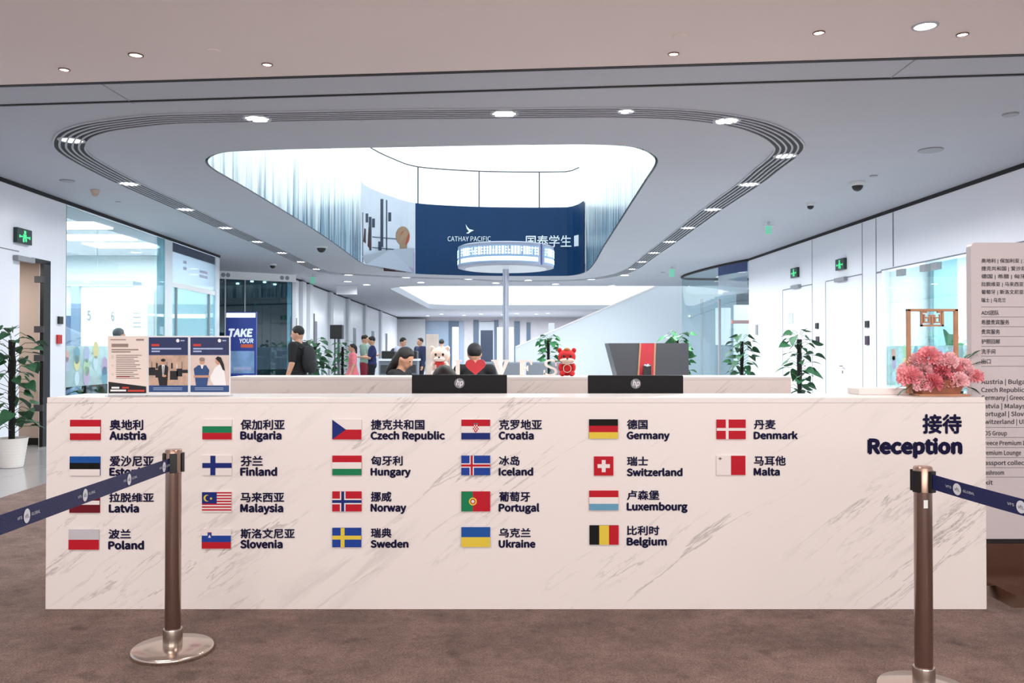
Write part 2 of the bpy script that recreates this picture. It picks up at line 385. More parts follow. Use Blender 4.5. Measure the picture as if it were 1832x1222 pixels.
# reveal lines and soffit band in the ceiling
for k, (a, b, t) in enumerate((((0, 151), (1832, 95), 0.05), ((0, 187), (1832, 131.5), 0.03))):
    p, q = B(a[0], a[1], CZ), B(b[0], b[1], CZ); d = (q - p).normalized(); p2, q2 = p - d * 10, q + d * 10
    struct(MB().prism([p2, q2, q2 + Vector((0, t, 0)), p2 + Vector((0, t, 0))], (0, 0, -0.009)), 'trim_%d' % (k + 1), M_GAP)
mb = MB()
for a, b in (((180, 150), (238, 185)), ((1640, 104), (1592, 140))):
    p, q = B(a[0], a[1], CZ), B(b[0], b[1], CZ)
    mb.prism([p, q, q + Vector((.012, 0, 0)), p + Vector((.012, 0, 0))], (0, 0, -0.004))
struct(mb, 'trim_3', M_GREY)
# wall shells
def wseg(mb, x0, y0, y1, z0, z1, t=0.15, side=-1):
    """wall box on plane x0+SL*y, thickness t away from the hall"""
    a, b = xw(x0, y0), xw(x0, y1); d = side * t
    return mb.hexa([(a, y0, z0), (b, y1, z0), (b + d, y1, z0), (a + d, y0, z0), (a, y0, z1), (b, y1, z1), (b + d, y1, z1), (a + d, y0, z1)])
mb = MB(); wseg(mb, XL, -6.6, 11.17, 0, CZ); wseg(mb, XL, 11.17, 11.95, 2.6, CZ); wseg(mb, XL, 11.95, 12.4, 0, CZ)
struct(mb, 'wall_left', M_WALL)
mb = MB(); wseg(mb, -5.8, 24.6, 57.5, 0, CZ)
mb.hexa([(xw(-5.8, 24.6), 24.6, 0), (xw(-5.8, 24.6), 24.75, 0), (-6.75, 24.75, 0), (-6.75, 24.6, 0), (xw(-5.8, 24.6), 24.6, CZ), (xw(-5.8, 24.6), 24.75, CZ), (-6.75, 24.75, CZ), (-6.75, 24.6, CZ)])
struct(mb, 'wall_left_rear', M_WALL)
mb = MB(); wseg(mb, XR, -6.6, 9.0, 0, CZ, side=1); wseg(mb, XR, 9.0, 13.48, 2.63, CZ, side=1); wseg(mb, XR, 13.48, 20.26, 0, CZ, side=1)
struct(mb, 'wall_right', M_WALL)
struct(MB().box(-6.9, 7.2, -7.0, -6.85, 0, CZ), 'wall_front', mat('beige_wall', (196, 178, 166), 0.6))
# rear wall
BY = 56.0
struct(MB().box(-12, 14, BY, BY + 0.2, 0, CZ), 'wall_rear', mat('rear_stone_wall', (168, 166, 172), 0.4, noise=(2, 0.05)))
# black shadow gap at wall tops
mb = MB()
for x0, y0, y1, s in ((XL, -6.6, 19.6, 1), (-5.8, 24.6, 55.9, 1), (XR, -6.6, 20.3, -1)):
    a, b = xw(x0, y0) + s * 0.003, xw(x0, y1) + s * 0.003; d = s * 0.012
    mb.hexa([(a, y0, CZ - 0.055), (b, y1, CZ - 0.055), (b + d, y1, CZ - 0.055), (a + d, y0, CZ - 0.055), (a, y0, CZ - 0.001), (b, y1, CZ - 0.001), (b + d, y1, CZ - 0.001), (a + d, y0, CZ - 0.001)])
struct(mb, 'trim_4', M_GAP)

def wq(mb, x0, s, y0, y1, z0, z1, o0=0.002, o1=0.012):
    """raised box on a side wall; s=+1 left wall, -1 right wall"""
    a, b = xw(x0, y0), xw(x0, y1)
    return mb.hexa([(a + s * o0, y0, z0), (b + s * o0, y1, z0), (b + s * o1, y1, z0), (a + s * o1, y0, z0), (a + s * o0, y0, z1), (b + s * o0, y1, z1), (b + s * o1, y1, z1), (a + s * o1, y0, z1)])
def DL(px): return XL * F / (px - 867)
def DR(px): return XR * F / (px - 867)
# panel seams, left & right
mb = MB()
for y in (5.0, 8.2): wq(mb, XL, 1, y, y + 0.012, 0, CZ - .06, 0.0, 0.002)
wq(mb, XL, 1, 5.0, 11.15, 2.66, 2.675, 0, .002)
for px in (1401, 1454, 1478, 1544, 1569):
    y = DR(px); wq(mb, XR, -1, y, y + 0.025, 0, CZ - .06 if px in (1454, 1544) else (2.64 if px != 1569 else CZ - .06), 0.0, 0.002)
wq(mb, XR, -1, DR(1454), DR(1401), 2.63, 2.65, 0, .002); wq(mb, XR, -1, DR(1544), DR(1478), 2.63, 2.65, 0, .002)
wq(mb, XR, -1, DR(1569), DR(1578), 2.60, 2.63, 0, .002); wq(mb, XR, -1, 6.0, 13.5, 2.63, 2.65, 0, .003)
wq(mb, XR, -1, DR(1600), DR(1598), 2.66, CZ - .06, 0, .002)
struct(mb, 'trim_5', mat('seam_grey', (120, 124, 134), 0.6))
mb = MB()
for y in (26.2, 27.3, 31, 35, 40, 46):
    wq(mb, -5.8, 1, y, y + 0.5, 0, CZ - .06, 0.001, 0.12)
struct(mb, 'trim_6', M_LGREY)
mb = MB()
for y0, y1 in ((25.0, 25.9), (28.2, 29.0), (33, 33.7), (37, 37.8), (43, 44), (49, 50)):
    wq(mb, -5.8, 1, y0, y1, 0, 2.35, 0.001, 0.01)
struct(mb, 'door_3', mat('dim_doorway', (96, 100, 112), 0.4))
mb = MB(); wq(mb, -5.8, 1, 28.2, 28.5, 0, 2.6, 0.02, 0.03); struct(mb, 'door_4', M_BLACK)

# left door: frame, corridor, leaf
mb = MB()
a = xw(XL, 11.74); b = xw(XL, 11.93)
mb.hexa([(a - .03, 11.74, 0), (a + .02, 11.74, 0), (b + .02, 11.93, 0), (b - .03, 11.93, 0), (a - .03, 11.74, 2.6), (a + .02, 11.74, 2.6), (b + .02, 11.93, 2.6), (b - .03, 11.93, 2.6)])
wq(mb, XL, 1, 11.45, 11.93, 2.56, 2.62, 0.0, 0.02)
d1 = struct(mb, 'door_1', M_BLACK)
mb = MB()
for z in (2.3, 1.6, 1.2, .5): mb.box(a - .10, a + .025, 11.72, 11.76, z, z + .09)
mb.build('door_hinge', M_DKGREY, d1)
struct(MB().box(-8.6, -6.62, 12.0, 12.1, 0, 2.75).box(-8.7, -8.6, 8.5, 12.2, 0, 2.75).box(-8.7, -6.75, 8.5, 12.2, 2.7, 2.75).box(-8.7, -6.75, 8.4, 8.5, 0, 2.75), 'wall_corridor', mat('corridor_beige', (196, 180, 168), 0.6))
area('corridor_light', (-7.4, 10.9, 2.6), (0, 0, 0), 0.8, 0.8, 30, (1, .93, .88))
struct(MB().box(-8.55, -6.64, 11.98, 12.0, 0, 0.1), 'baseboard_left', M_BLACK)

# ceiling slot ring (five dark slots) + fins
ring_pix = [(124,258),(131,244),(150,234),(180,226),(229,219),(287,213),(360,210.5),(439,209),(600,206),(700,204),(800,203),(900,202),(1000,201),(1100,200.5),(1200,203),(1260,208),(1310,215),(1350,224),(1385,238),(1405,252),(1412,265),(1400,281),(1372,303),(1340,329),(1275,374),(1231,407),(1198,432),(1170,452),(1149,468),(1131,481),(1105,491),(1058,499),(994,502),(900,502.5),(838,499.5),(728,496),(670,493),(620,490),(585,487),(566,481),(538,468),(504,452),(460,432),(403,407),(332,374),(270,346),(231,328),(180,302),(143,281),(127,268)]
ringc = spline(on_ceiling(ring_pix), 5)
def offset_ring(c, d):
    out = []; n = len(c)
    for i, p in enumerate(c):
        t = (c[(i + 1) % n] - c[i - 1]); t.z = 0; t.normalize(); out.append(p + Vector((t.y, -t.x, 0)) * d)
    return out
def ring_strip(mb, c, d0, d1, z0, z1):
    o, i = offset_ring(c, d0), offset_ring(c, d1); rg = []
    for a, b in zip(o, i): rg.append([Vector((a.x, a.y, z0)), Vector((b.x, b.y, z0)), Vector((b.x, b.y, z1)), Vector((a.x, a.y, z1))])
    mb.rings(rg, False, True)
slot = thing('ceiling_slot_diffuser', 'loop of five dark slots set in the ceiling around the skylight opening', 'ceiling slot diffuser', (-0.9, 15, CZ))
mb = MB()
for k in range(5):
    c = (k - 2) * 0.062; ring_strip(mb, ringc, c - 0.019, c + 0.019, CZ - 0.004, CZ - 0.0005)
mb.build('slot', M_GAP, slot)
mb = MB()
for k in range(6):
    c = (k - 2.5) * 0.062; ring_strip(mb, ringc, c - 0.010, c + 0.010, CZ - 0.012, CZ - 0.0005)
mb.build('slot_fin', M_CEIL, slot)

# atrium rim wall, banner and balustrade
ZT = 5.62
mb = MB(); rin = [Vector((p.x, p.y, 0)) for p in hole1]
cen = Vector((-0.9, 16, 0))
def ringwall(mb, loop, z0, z1, t):
    o = offset_ring(loop, t); rg = []
    for a, b in zip(loop, o): rg.append([Vector((a.x, a.y, z0)), Vector((b.x, b.y, z0)), Vector((b.x, b.y, z1)), Vector((a.x, a.y, z1))])
    mb.rings(rg, False, True)
sgn = 1 if (offset_ring(rin, 1.0)[0] - cen).length > (rin[0] - cen).length else -1
ringwall(mb, rin, CZ + 0.25, ZT - 0.02, 0.2 * sgn); struct(mb, 'wall_atrium', M_WHITE)
ban = thing('atrium_banner', 'printed banner wrapped around the skylight well with painted white glare, city streaks and blue field', 'banner', (0, 24.5, CZ))
inn = offset_ring(rin, -0.03 * sgn)
# angular index of banner sections by pixel of the rear rim
def proj(p):
    d = p - Vector((0, 0, H)); yy = d.y * math.cos(TH) + d.z * math.sin(TH); zz = -d.y * math.sin(TH) + d.z * math.cos(TH)
    return CX + F * d.x / yy, CY - F * zz / yy
rear = sorted([(proj(Vector((p.x, p.y, CZ)))[0], p) for p in inn if p.y > 20.4 and proj(Vector((p.x, p.y, CZ)))[0] < 1052], key=lambda t: t[0])
def at_banner(px, off=0.0):
    for (a, p), (b, q) in zip(rear, rear[1:]):
        if a <= px <= b: t = (px - a) / max(b - a, 1e-6); r = p.lerp(q, t); return Vector((r.x, r.y - off, 0))
    return Vector((rear[0][1].x, rear[0][1].y - off, 0)) if px < rear[0][0] else Vector((rear[-1][1].x, rear[-1][1].y - off, 0))
def Bn(px, py, off=0.01):
    q = at_banner(px, off); return Vector((q.x, q.y, P(px, py, q.y).z))
def strip(mb, px0, px1, z0, z1, off=0.0, n=30):
    top = []; bot = []
    for k in range(n + 1):
        q = at_banner(px0 + (px1 - px0) * k / n, off); bot.append(Vector((q.x, q.y, z0))); top.append(Vector((q.x, q.y, z1)))
    return mb.add(bot + top, [(i, i + 1, n + 2 + i, n + 1 + i) for i in range(n)])
# mural = everything not in the rear sections
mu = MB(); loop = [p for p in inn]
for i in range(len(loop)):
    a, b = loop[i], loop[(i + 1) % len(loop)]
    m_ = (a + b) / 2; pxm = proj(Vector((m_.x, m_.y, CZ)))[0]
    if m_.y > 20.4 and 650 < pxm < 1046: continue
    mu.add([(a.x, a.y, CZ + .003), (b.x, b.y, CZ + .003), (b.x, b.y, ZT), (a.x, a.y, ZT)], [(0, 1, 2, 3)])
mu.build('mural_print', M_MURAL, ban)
strip(MB(), 743, 1045, CZ + .003, ZT, 0.01).build('blue_panel', mat('banner_blue', (6, 50, 90), 0.55, spec=.25, noise=(0.5, 0.12)), ban, fix=False)
pp = strip(MB(), 645, 743, CZ + .003, ZT, 0.01).build('photo_panel', mat('photo_sky_grey', (196, 206, 218), 0.5, noise=(1, .06)), ban, fix=False)
def bpoly(pts, m, name, par, off):
    MB().flat([Bn(a, b, off) for a, b in pts]).build(name, m, par, fix=False)
M_ORANGE = mat('photo_orange', (164, 76, 50), 0.6); M_BRN = mat('photo_brown', (58, 30, 26), 0.6, noise=(9, .3)); M_LILAC = mat('photo_lilac', (150, 142, 172), 0.6)
def bell(mb, cx, cy, rx, ry, off, a0=0, n=20): mb.flat([Bn(cx + rx * math.cos(k * 2 * PI / n), cy + ry * math.sin(k * 2 * PI / n), off) for k in range(n)])
mb = MB(); mb.mi(0)
mb.flat([Bn(a, b, .02) for a, b in ((648, 458), (700, 446), (742, 444), (742, 488), (700, 482), (655, 473))])
mb.build('photo_ground', mat('photo_ground', (160, 170, 184), .6), pp, fix=False)
mb = MB()
for x, y0, y1, w_ in ((681, 356, 442, 5), (691, 358, 452, 2), (648, 380, 470, 2), (643, 440, 468, 4), (661, 402, 448, 4), (677, 432, 448, 6)):
    mb.flat([Bn(x, y1, .03), Bn(x + w_, y1, .03), Bn(x + w_, y0, .03), Bn(x, y0, .03)])
for x, y in ((654, 382), (660, 388), (666, 391), (695, 380)):
    mb.flat([Bn(x, y + 16, .03), Bn(x + 5, y + 16, .03), Bn(x + 5, y, .03), Bn(x, y, .03)])
for y in (426, 445): mb.flat([Bn(666, y - 3, .025), Bn(712, y + 1, .025), Bn(712, y + 2.5, .025), Bn(666, y - 1.5, .025)])
mb.build('photo_street_poles', mat('photo_slate', (44, 58, 78), .6), pp, fix=False)
mb = MB(); mb.flat([Bn(658, 440, .035), Bn(664, 448, .035), Bn(663, 415, .035), Bn(660, 403, .035)]); mb.flat([Bn(650, 432, .035), Bn(655, 436, .035), Bn(655, 410, .035), Bn(652, 408, .035)])
mb.build('photo_bystander', M_BRN, pp, fix=False)
mb = MB(); bell(mb, 721, 422, 12.5, 17, .04); mb.flat([Bn(a, b, .04) for a, b in ((716, 435), (729, 436), (728, 450), (716, 452))])
mb.mi(1); bell(mb, 725, 424, 8, 14, .05)
mb.mi(2); mb.flat([Bn(a, b, .045) for a, b in ((700, 466), (707, 458), (720, 450), (730, 446), (742, 452), (742, 488), (705, 484))])
mb.mi(3); mb.flat([Bn(a, b, .055) for a, b in ((687, 470), (697, 476), (714, 482), (720, 460), (727, 452), (727, 487), (687, 485))])
mb.mi(4); mb.flat([Bn(a, b, .06) for a, b in ((683, 462), (686, 461), (693, 472), (690, 474))])
mb.build('photo_woman', [mat('photo_blond', (150, 124, 100), .6), M_ORANGE, M_LILAC, M_BRN, M_BLACK], pp, fix=False)
wt = mat('banner_white_print', (225, 238, 245), 0.5)
mb = MB()
text_to(mb, 'CATHAY PACIFIC', lambda u, v: Bn(u, -v, .03), 801, 878, -431.5, -423, 0.0, 'cap')
mb.build('banner_lettering', wt, ban, fix=False); mb = MB(); mb.flat([Bn(a, b, .03) for a, b in ((833, 401), (836, 406), (840, 410), (848, 412), (842, 415), (838, 418), (834, 417.5), (839, 414), (835, 409))])
mb.build('banner_lettering', wt, ban, fix=False); mb = MB(); text_to(mb, '国泰学生', lambda u, v: Bn(u, -v, .03), 941, 1022, -442, -421, 0.01)
mb.build('banner_lettering', wt, ban, fix=False); mb = MB(); mb.flat([Bn(a, b, .03) for a, b in ((1027, 422), (1035, 420), (1035, 440), (1027, 441))])
mb.build('banner_lettering', wt, ban, fix=False)

bal = thing('glass_balustrade', 'glass railing with thin posts above the blue atrium banner', 'railing', (0, 24.5, ZT))
strip(MB(), 652, 1046, ZT, 6.68, -0.08).build('glass_panel', M_GLASS, bal, fix=False)
mb = MB(); mb.tube([at_banner(px, -.08) + Vector((0, 0, 6.70)) for px in range(652, 1047, 12)], 0.018, 8)
mb.build('handrail', M_DKGREY, bal, smooth=True)
for px in (747, 857, 965):
    q = at_banner(px, -.08); MB().box(q.x - .018, q.x + .018, q.y - .02, q.y + .02, ZT - .02, 6.7).build('post', M_DKGREY, bal)
# upper storey around the well, open to the sky
UW = mat('upper_white_wall', (240, 244, 246), 0.5)
slab('floor_upper', [(-16, 2, 0), (16, 2, 0), (16, 27.6, 0), (-16, 27.6, 0)], [offset_ring(rin, 0.2 * sgn)], ZT - 0.15, ZT - 0.02, UW)
struct(MB().box(-16.2, -16, -7, 58, 0, CZ).box(16, 16.2, -7, 58, 0, CZ), 'wall_outer', M_WALL)

# ============================================================ LEFT GLASS ROOM
def wpane(name, x0, y0, y1, z0, z1, m, parent=None, off=-0.03, t=0.012):
    mb = MB(); a, b = xw(x0, y0) + off, xw(x0, y1) + off
    mb.hexa([(a, y0, z0), (b, y1, z0), (b - t, y1, z0), (a - t, y0, z0), (a, y0, z1), (b, y1, z1), (b - t, y1, z1), (a - t, y0, z1)])
    return mb.build(name, m, parent)
w1 = struct(wseg(wseg(MB(), XL, 16.26, 16.64, 0, CZ, .1), XL, 19.35, 19.6, 0, CZ, .1), 'window_1', mat('window_post_white', (225, 234, 240), .35))
wpane('window_pane', XL, 12.4, 13.5, 0.02, CZ - .06, M_GLASS, w1); wpane('window_pane', XL, 13.515, 16.26, 0.02, CZ - .06, M_GLASS, w1)
wpane('window_pane', XL, 15.9, 16.26, 0.02, CZ - .06, M_GLASSB, w1, off=-.01)
wpane('window_film', XL, 16.64, 19.35, 3.33, CZ - .06, mat('dark_blue_film', (46, 56, 84), .3), w1)
wpane('window_transom_pane', XL, 16.64, 19.35, 2.72, 3.33, M_FROST, w1)
wpane('window_transom', XL, 16.64, 19.35, 2.62, 2.72, M_WHITE, w1, t=.04)
wpane('window_pane', XL, 16.64, 19.35, 0.02, 2.62, M_GLASSB, w1)
mb = MB(); wq(mb, XL, 1, 16.9, 16.95, 0, 2.62, -.06, -.01); wq(mb, XL, 1, 18.9, 18.96, 0, 2.62, -.06, -.01); wq(mb, XL, 1, 12.4, 12.44, 0, CZ - .06, -.06, -.01)
mb.build('window_mullion', M_GREY, w1)
mb = MB()
for k, (y, z) in enumerate(((17.3, 3.15), (17.3, 3.02), (18.3, 3.05), (18.3, 2.95))): wq(mb, XL, 1, y, y + (.18 if k < 2 else .5), z, z + .06, -.028, -.02)
mb.build('window_notice', mat('film_lavender', (190, 196, 216), .5), w1)
# coloured dots on glass
dots = MB(); cols = [(176, 214, 176), (178, 192, 220), (214, 170, 160), (200, 226, 236), (220, 214, 160), (120, 170, 190), (190, 176, 206)]
rnd = random.Random(3)
y = 12.5; k = 0
while y < 15.9:
    for z in (0.95, 1.13, 1.31):
        if rnd.random() < .25: k += 1; continue
        r = rnd.uniform(.07, .13); zz = z + rnd.uniform(-.05, .05)
        pts = [(xw(XL, y + r * .9 * math.cos(a * 2 * PI / 16)) - .026, y + r * .9 * math.cos(a * 2 * PI / 16), zz + 1.25 * r * math.sin(a * 2 * PI / 16)) for a in range(16)]
        dots.mi(k % 7).flat(pts); k += 1
    y += 0.31
dots.build('window_decal', [mat('dot_%d' % i, c, .5) for i, c in enumerate(cols)], w1, fix=False)
wpane('window_frost_band', XL, 12.44, 16.2, 0.80, 1.42, glass('frost_light', (240, 246, 246), .05, .55, (235, 246, 246)), w1, off=-.035)

# room behind: partition with numbered windows
RW = mat('office_white', (242, 247, 248), .45)
struct(MB().box(-12.6, -6.95, 19.7, 19.85, 0, CZ), 'wall_office_rear', RW)
struct(MB().box(-12.7, -12.55, 12.3, 19.85, 0, CZ).box(-12.6, -8.6, 12.25, 12.4, 0, CZ), 'wall_office_left', RW)
wp = thing('service_window_wall', 'white service window panels numbered 5 and 6 inside the left glass office', 'service counter', (-9.6, 19.3, 0))
mb = MB().box(P(150, 0, 19.3).x, P(268, 0, 19.3).x, 19.25, 19.6, 0, P(0, 512, 19.3).z); mb.build('panel', mat('panel_glow_white', (250, 252, 252), .4), wp)
MB().box(P(100, 0, 19.2).x, P(242, 0, 19.2).x, 19.15, 19.6, P(0, 512, 19.2).z, P(0, 503, 19.2).z).build('canopy', mat('canopy_grey', (168, 182, 192), .4), wp)
MB().box(P(132, 0, 19.2).x, P(146, 0, 19.2).x, 19.15, 19.3, 0, P(0, 512, 19.2).z).build('post', mat('slate_blue', (120, 142, 168), .4), wp)
MB().box(P(118, 0, 19.2).x, P(132, 0, 19.2).x, 19.2, 19.3, 0, P(0, 565, 19.2).z).build('screen', mat('slate_blue_dark', (86, 106, 140), .4), wp)
mb = MB(); fnp = lambda D: (lambda u, v: P(u, -v, D))
text_to(mb, '5', fnp(19.22), 156, 162, -573, -556, .01); text_to(mb, '6', fnp(19.22), 199, 204, -574, -558, .01)
for y_ in (560, 567, 577, 584): mb.flat([P(238, y_ + 1.6, 19.22), P(252, y_ + 1.6, 19.22), P(252, y_, 19.22), P(238, y_, 19.22)])
mb.build('window_number', M_GREY, wp, fix=False)
for px, cy_, w_ in ((200, 424, 100), (150, 402, 90), (248, 438, 60)):
    c = B(px, cy_, CZ); MB().box(c.x - 1.0, c.x + .35, c.y - .35, c.y + .35, CZ - .03, CZ - .002).build('panel_light', mat('panel_lamp', (255, 255, 255), .5, emit=4))
lps = [o for o in COL.objects if o.name.startswith('panel_light')]
for o, l in zip(lps, ('rectangular ceiling light panel in the left glass office, middle of three', 'rectangular ceiling light panel in the left glass office, nearest the green exit sign', 'rectangular ceiling light panel in the left glass office, farthest back')):
    tag(o, l, 'ceiling light', 'office ceiling light panels')

# glass shop front beyond the recess
A_, B_ = P(389, 0, 23.3), P(528, 0, 24.55)
def fz(mb, t0, t1, z0, z1, o0=0, o1=.02):
    d = (B_ - A_); d.z = 0; n = Vector((d.y, -d.x, 0)).normalized(); a = A_ + d * t0; b = A_ + d * t1
    q = [a + n * o0, b + n * o0, b + n * o1, a + n * o1]
    return mb.hexa([Vector((p.x, p.y, z0)) for p in q] + [Vector((p.x, p.y, z1)) for p in q])
w2 = struct(fz(MB(), -.5, 1.02, 3.35, CZ, -.1, .02), 'window_2', M_WHITE)
fz(fz(MB(), -.5, .10, .02, 3.35, -.01, .0), .11, .97, .02, 3.35, -.01, 0).build('window_pane', glass('teal_glass', (150, 190, 200), .12, .06, (90, 140, 155)), w2)
fz(fz(fz(MB(), .97, 1.02, 0, 3.35, -.06, .02), .10, .115, 0, 3.35, -.02, .02), .35, .36, 0, 3.35, -.02, .01).build('window_mullion', M_LGREY, w2)
mb = MB()
for t in (.08, .14, .83, .90): 
    d = (B_ - A_); d.z = 0; c = A_ + d * t; n = Vector((d.y, -d.x, 0)).normalized(); e = d.normalized()
    mb.flat([c + n * .025 + e * .06 * math.cos(k * PI / 8) + Vector((0, 0, 3.46 - c.z + .06 * math.sin(k * PI / 8))) for k in range(16)])
mb.build('window_logo', M_GREY, w2, fix=False)
fz(MB(), .12, .96, .8, 1.45, .002, .004).build('window_frost_band', glass('frost_teal', (215, 235, 235), .05, .22, (150, 175, 200)), w2)
struct(MB().box(-13, -6.9, 30, 30.2, 0, CZ).box(-13.1, -12.9, 23, 30, 0, CZ).box(-7.0, -6.9, 24.9, 30, 0, CZ).box(-13, -8.6, 23.2, 23.3, 0, CZ), 'wall_shop', mat('shop_teal_wall', (58, 88, 104), .4, noise=(.7, .25)))
for k, (px, py) in enumerate(((466, 507), (483, 512), (513, 508), (425, 515), (487, 521), (498, 526))):
    c = P(px, py + 6, 27.5); c.z = min(c.z, CZ - .02)
    tag(MB().lathe([(0.001, -.02), (.05, -.02), (.05, .02), (0.001, .02)], (c.x, 26.6 + .3 * k, CZ - .03), 16).build('shop_lamp', M_LAMP), 'small round lamp glowing inside the dark teal glass shop', 'ceiling light', 'lamps in the teal glass shop')

# far left dark frame piece by door etc.
# ============================================================ RIGHT WALL
w3 = struct(wseg(MB(), XR, 13.40, 13.48, 0, 2.63, .12, 1), 'window_3', M_WHITE)
def rpane(name, y0, y1, z0, z1, m, par, off=.03, t=.012): 
    mb = MB(); a, b = xw(XR, y0) + off, xw(XR, y1) + off
    return mb.hexa([(a, y0, z0), (b, y1, z0), (b + t, y1, z0), (a + t, y0, z0), (a, y0, z1), (b, y1, z1), (b + t, y1, z1), (a + t, y0, z1)]).build(name, m, par)
for y0, y1 in ((9.0, 10.6), (10.62, 12.05), (12.06, 13.40)): rpane('window_pane', y0, y1, .02, 2.6, M_GLASS, w3)
rpane('window_frost_band', 9.0, 13.4, .8, 1.42, glass('frost_light2', (230, 240, 240), .05, .3, (225, 240, 240)), w3, off=.045)
mb = MB()
for y_ in (12.9, 12.2, 11.9, 10.95): 
    a = xw(XR, y_) + .0; mb.box(a - .01, a + .06, y_ - .09, y_ + .09, 2.50, 2.60)
mb.build('window_clamp', M_GREY, w3)
mb = MB(); k = 0; y = 9.1
while y < 13.3:
    for z in (0.95, 1.13, 1.31):
        r = rnd.uniform(.06, .10); zz = z + rnd.uniform(-.04, .04)
        mb.mi(k % 7).flat([(xw(XR, y) + .04, y + r * .9 * math.cos(a * 2 * PI / 16), zz + 1.25 * r * math.sin(a * 2 * PI / 16)) for a in range(16)]); k += 3
    y += 0.34
mb.build('window_decal', [MATS['dot_%d' % i] for i in range(7)], w3, fix=False)
struct(MB().box(11.5, 11.6, 8, 15, 0, 3.2).box(6.4, 11.6, 14.5, 14.6, 0, 3.2).box(6.6, 11.6, 7.9, 8, 0, 3.2).box(6.6, 11.6, 7.9, 14.6, 3.15, 3.2), 'wall_office_right', RW)
MBs = MB().box(7.2, 7.6, 14.3, 14.45, 0, 3.1); struct(MBs, 'trim_7', mat('teal_edge', (150, 190, 198), .4))
# curved glass corner further back
gp = spline([Vector((xw(XR, 20.3), 20.3, 0)), Vector((5.36, 21.7, 0)), Vector((5.12, 23.4, 0)), Vector((5.05, 24.6, 0)), Vector((5.18, 25.4, 0)), Vector((5.6, 25.7, 0)), Vector((7.2, 25.8, 0)), Vector((9.5, 25.8, 0))], 6, False)
w4 = thing('glass_office', 'rounded clear glass office enclosure on the right beyond the white doors', 'glass enclosure', (5.1, 24, 0))
def vstrip(mb, pts, z0, z1):
    n = len(pts); return mb.add([(p.x, p.y, z0) for p in pts] + [(p.x, p.y, z1) for p in pts], [(i, i + 1, n + i + 1, n + i) for i in range(n - 1)])
vstrip(MB(), gp, .03, CZ - .06).build('glass_wall', glass('clear_glass2', (226, 240, 243), .04, .05, (200, 220, 228)), w4, fix=False)
MB().tube([p + Vector((0, 0, CZ - .03)) for p in gp], .035, 6).build('top_rail', M_GAP, w4)
vstrip(MB(), [p + Vector((-.02, 0, 0)) for p in gp[:7]], 3.28, CZ - .06).build('blue_film', mat('blue_film', (52, 68, 118), .4), w4, fix=False)
vstrip(MB(), [p + Vector((-.02, 0, 0)) for p in gp[:7]], 2.75, 3.28).build('frosted_film', M_FROST, w4, fix=False)
for px, D_ in ((1256, 23.9), (1288, 21.6)):
    q = P(px, 620, D_); MB().box(q.x - .03, q.x + .03, D_, D_ + .06, 0, P(0, 535, D_).z).build('door_post', M_GREY, w4)
MB().box(5.5, 5.9, 22.6, 22.66, 1.5, 2.5).box(6.1, 6.9, 23, 23.1, 0, 2.6).build('notice_board', mat('white_notice', (246, 248, 248), .5), w4)
MB().box(P(1307, 0, 21.0).x, P(1340, 0, 21.0).x, 21, 21.03, P(0, 579, 21).z, P(0, 573, 21).z).build('notice_stripe', mat('salmon', (220, 150, 140), .5), w4)
struct(MB().box(9.5, 9.65, 20, 31, 0, CZ).box(6.3, 9.5, 20.3, 20.45, 0, CZ), 'wall_right_rear', M_WALL)

# stair parapet
st = thing('staircase', 'solid white stair side wall rising to the upper floor behind the desk', 'staircase', (4, 31, 0))
a = P(922, 622, 31); b = P(1160, 519, 31); sl = (b.z - a.z) / (b.x - a.x)
top = lambda x: a.z + sl * (x - a.x)
MB().prism([(a.x, 31, 0), (8.3, 31, 0), (8.3, 31, top(8.3)), (a.x, 31, a.z)], (0, .18, 0)).build('side_wall', mat('stair_white', (212, 220, 228), .45), st)
MB().prism([(a.x, 30.98, a.z), (8.3, 30.98, top(8.3)), (8.3, 30.98, top(8.3) + .05), (a.x, 30.98, a.z + .05)], (0, .22, 0)).build('coping', mat('coping', (236, 230, 226), .4), st)
mb = MB(); n = 22; x0s = a.x + 1.2
for k in range(n):
    x = x0s + k * .31; zt = max(.17 * (k + 1), 0); zt = min(zt, top(x) - .9) if top(x) - .9 > .1 else .1
    mb.box(x, x + .31, 31.18, 33, max(0, zt - .3), zt)
mb.build('steps', M_LGREY, st)

# ============================================================ RECEPTION DESK
DY = 4.364
DX0, DX1 = P(82.5, 900, DY).x, P(1764, 900, DY).x
DZ = P(900, 711, DY).z
desk = thing('reception_desk', 'long white marble reception desk covered in flags and country names', 'reception desk', ((DX0 + DX1) / 2, DY, 0))
MB().box(DX0, DX1, DY, DY + .05, 0.008, DZ - .03).build('front_panel', M_MARBLE, desk)
MB().box(DX0, DX1, DY, DY + .40, DZ - .03, DZ).build('countertop', M_MARBLE, desk, bevel=.004)
for xe in (DX0, DX1 - .04): MB().box(xe, xe + .04, DY + .05, DY + 1.0, .008, DZ - .03).build('end_panel', M_MARBLE, desk)
MB().box(DX0 + .04, DX1 - .04, DY + .05, DY + 1.0, .70, .74).build('work_surface', M_WHITE, desk)
def FD(off): return lambda u, v: (lambda p: Vector((p.x, DY - off, p.z)))(P(u, -v, DY))
MC = {}
def fc(c):
    if c not in MC: MC[c] = mat('flag_' + c, {'red': (188, 24, 42), 'white': (236, 228, 226), 'green': (22, 126, 82), 'blue': (28, 84, 160), 'navy': (26, 44, 116), 'black': (14, 14, 14), 'yellow': (226, 200, 70), 'maroon': (108, 18, 32), 'sky': (104, 160, 190), 'silver': (196, 194, 200), 'grey': (120, 110, 110), 'royal': (30, 66, 152)}[c], .6, spec=.2)
    return MC[c]
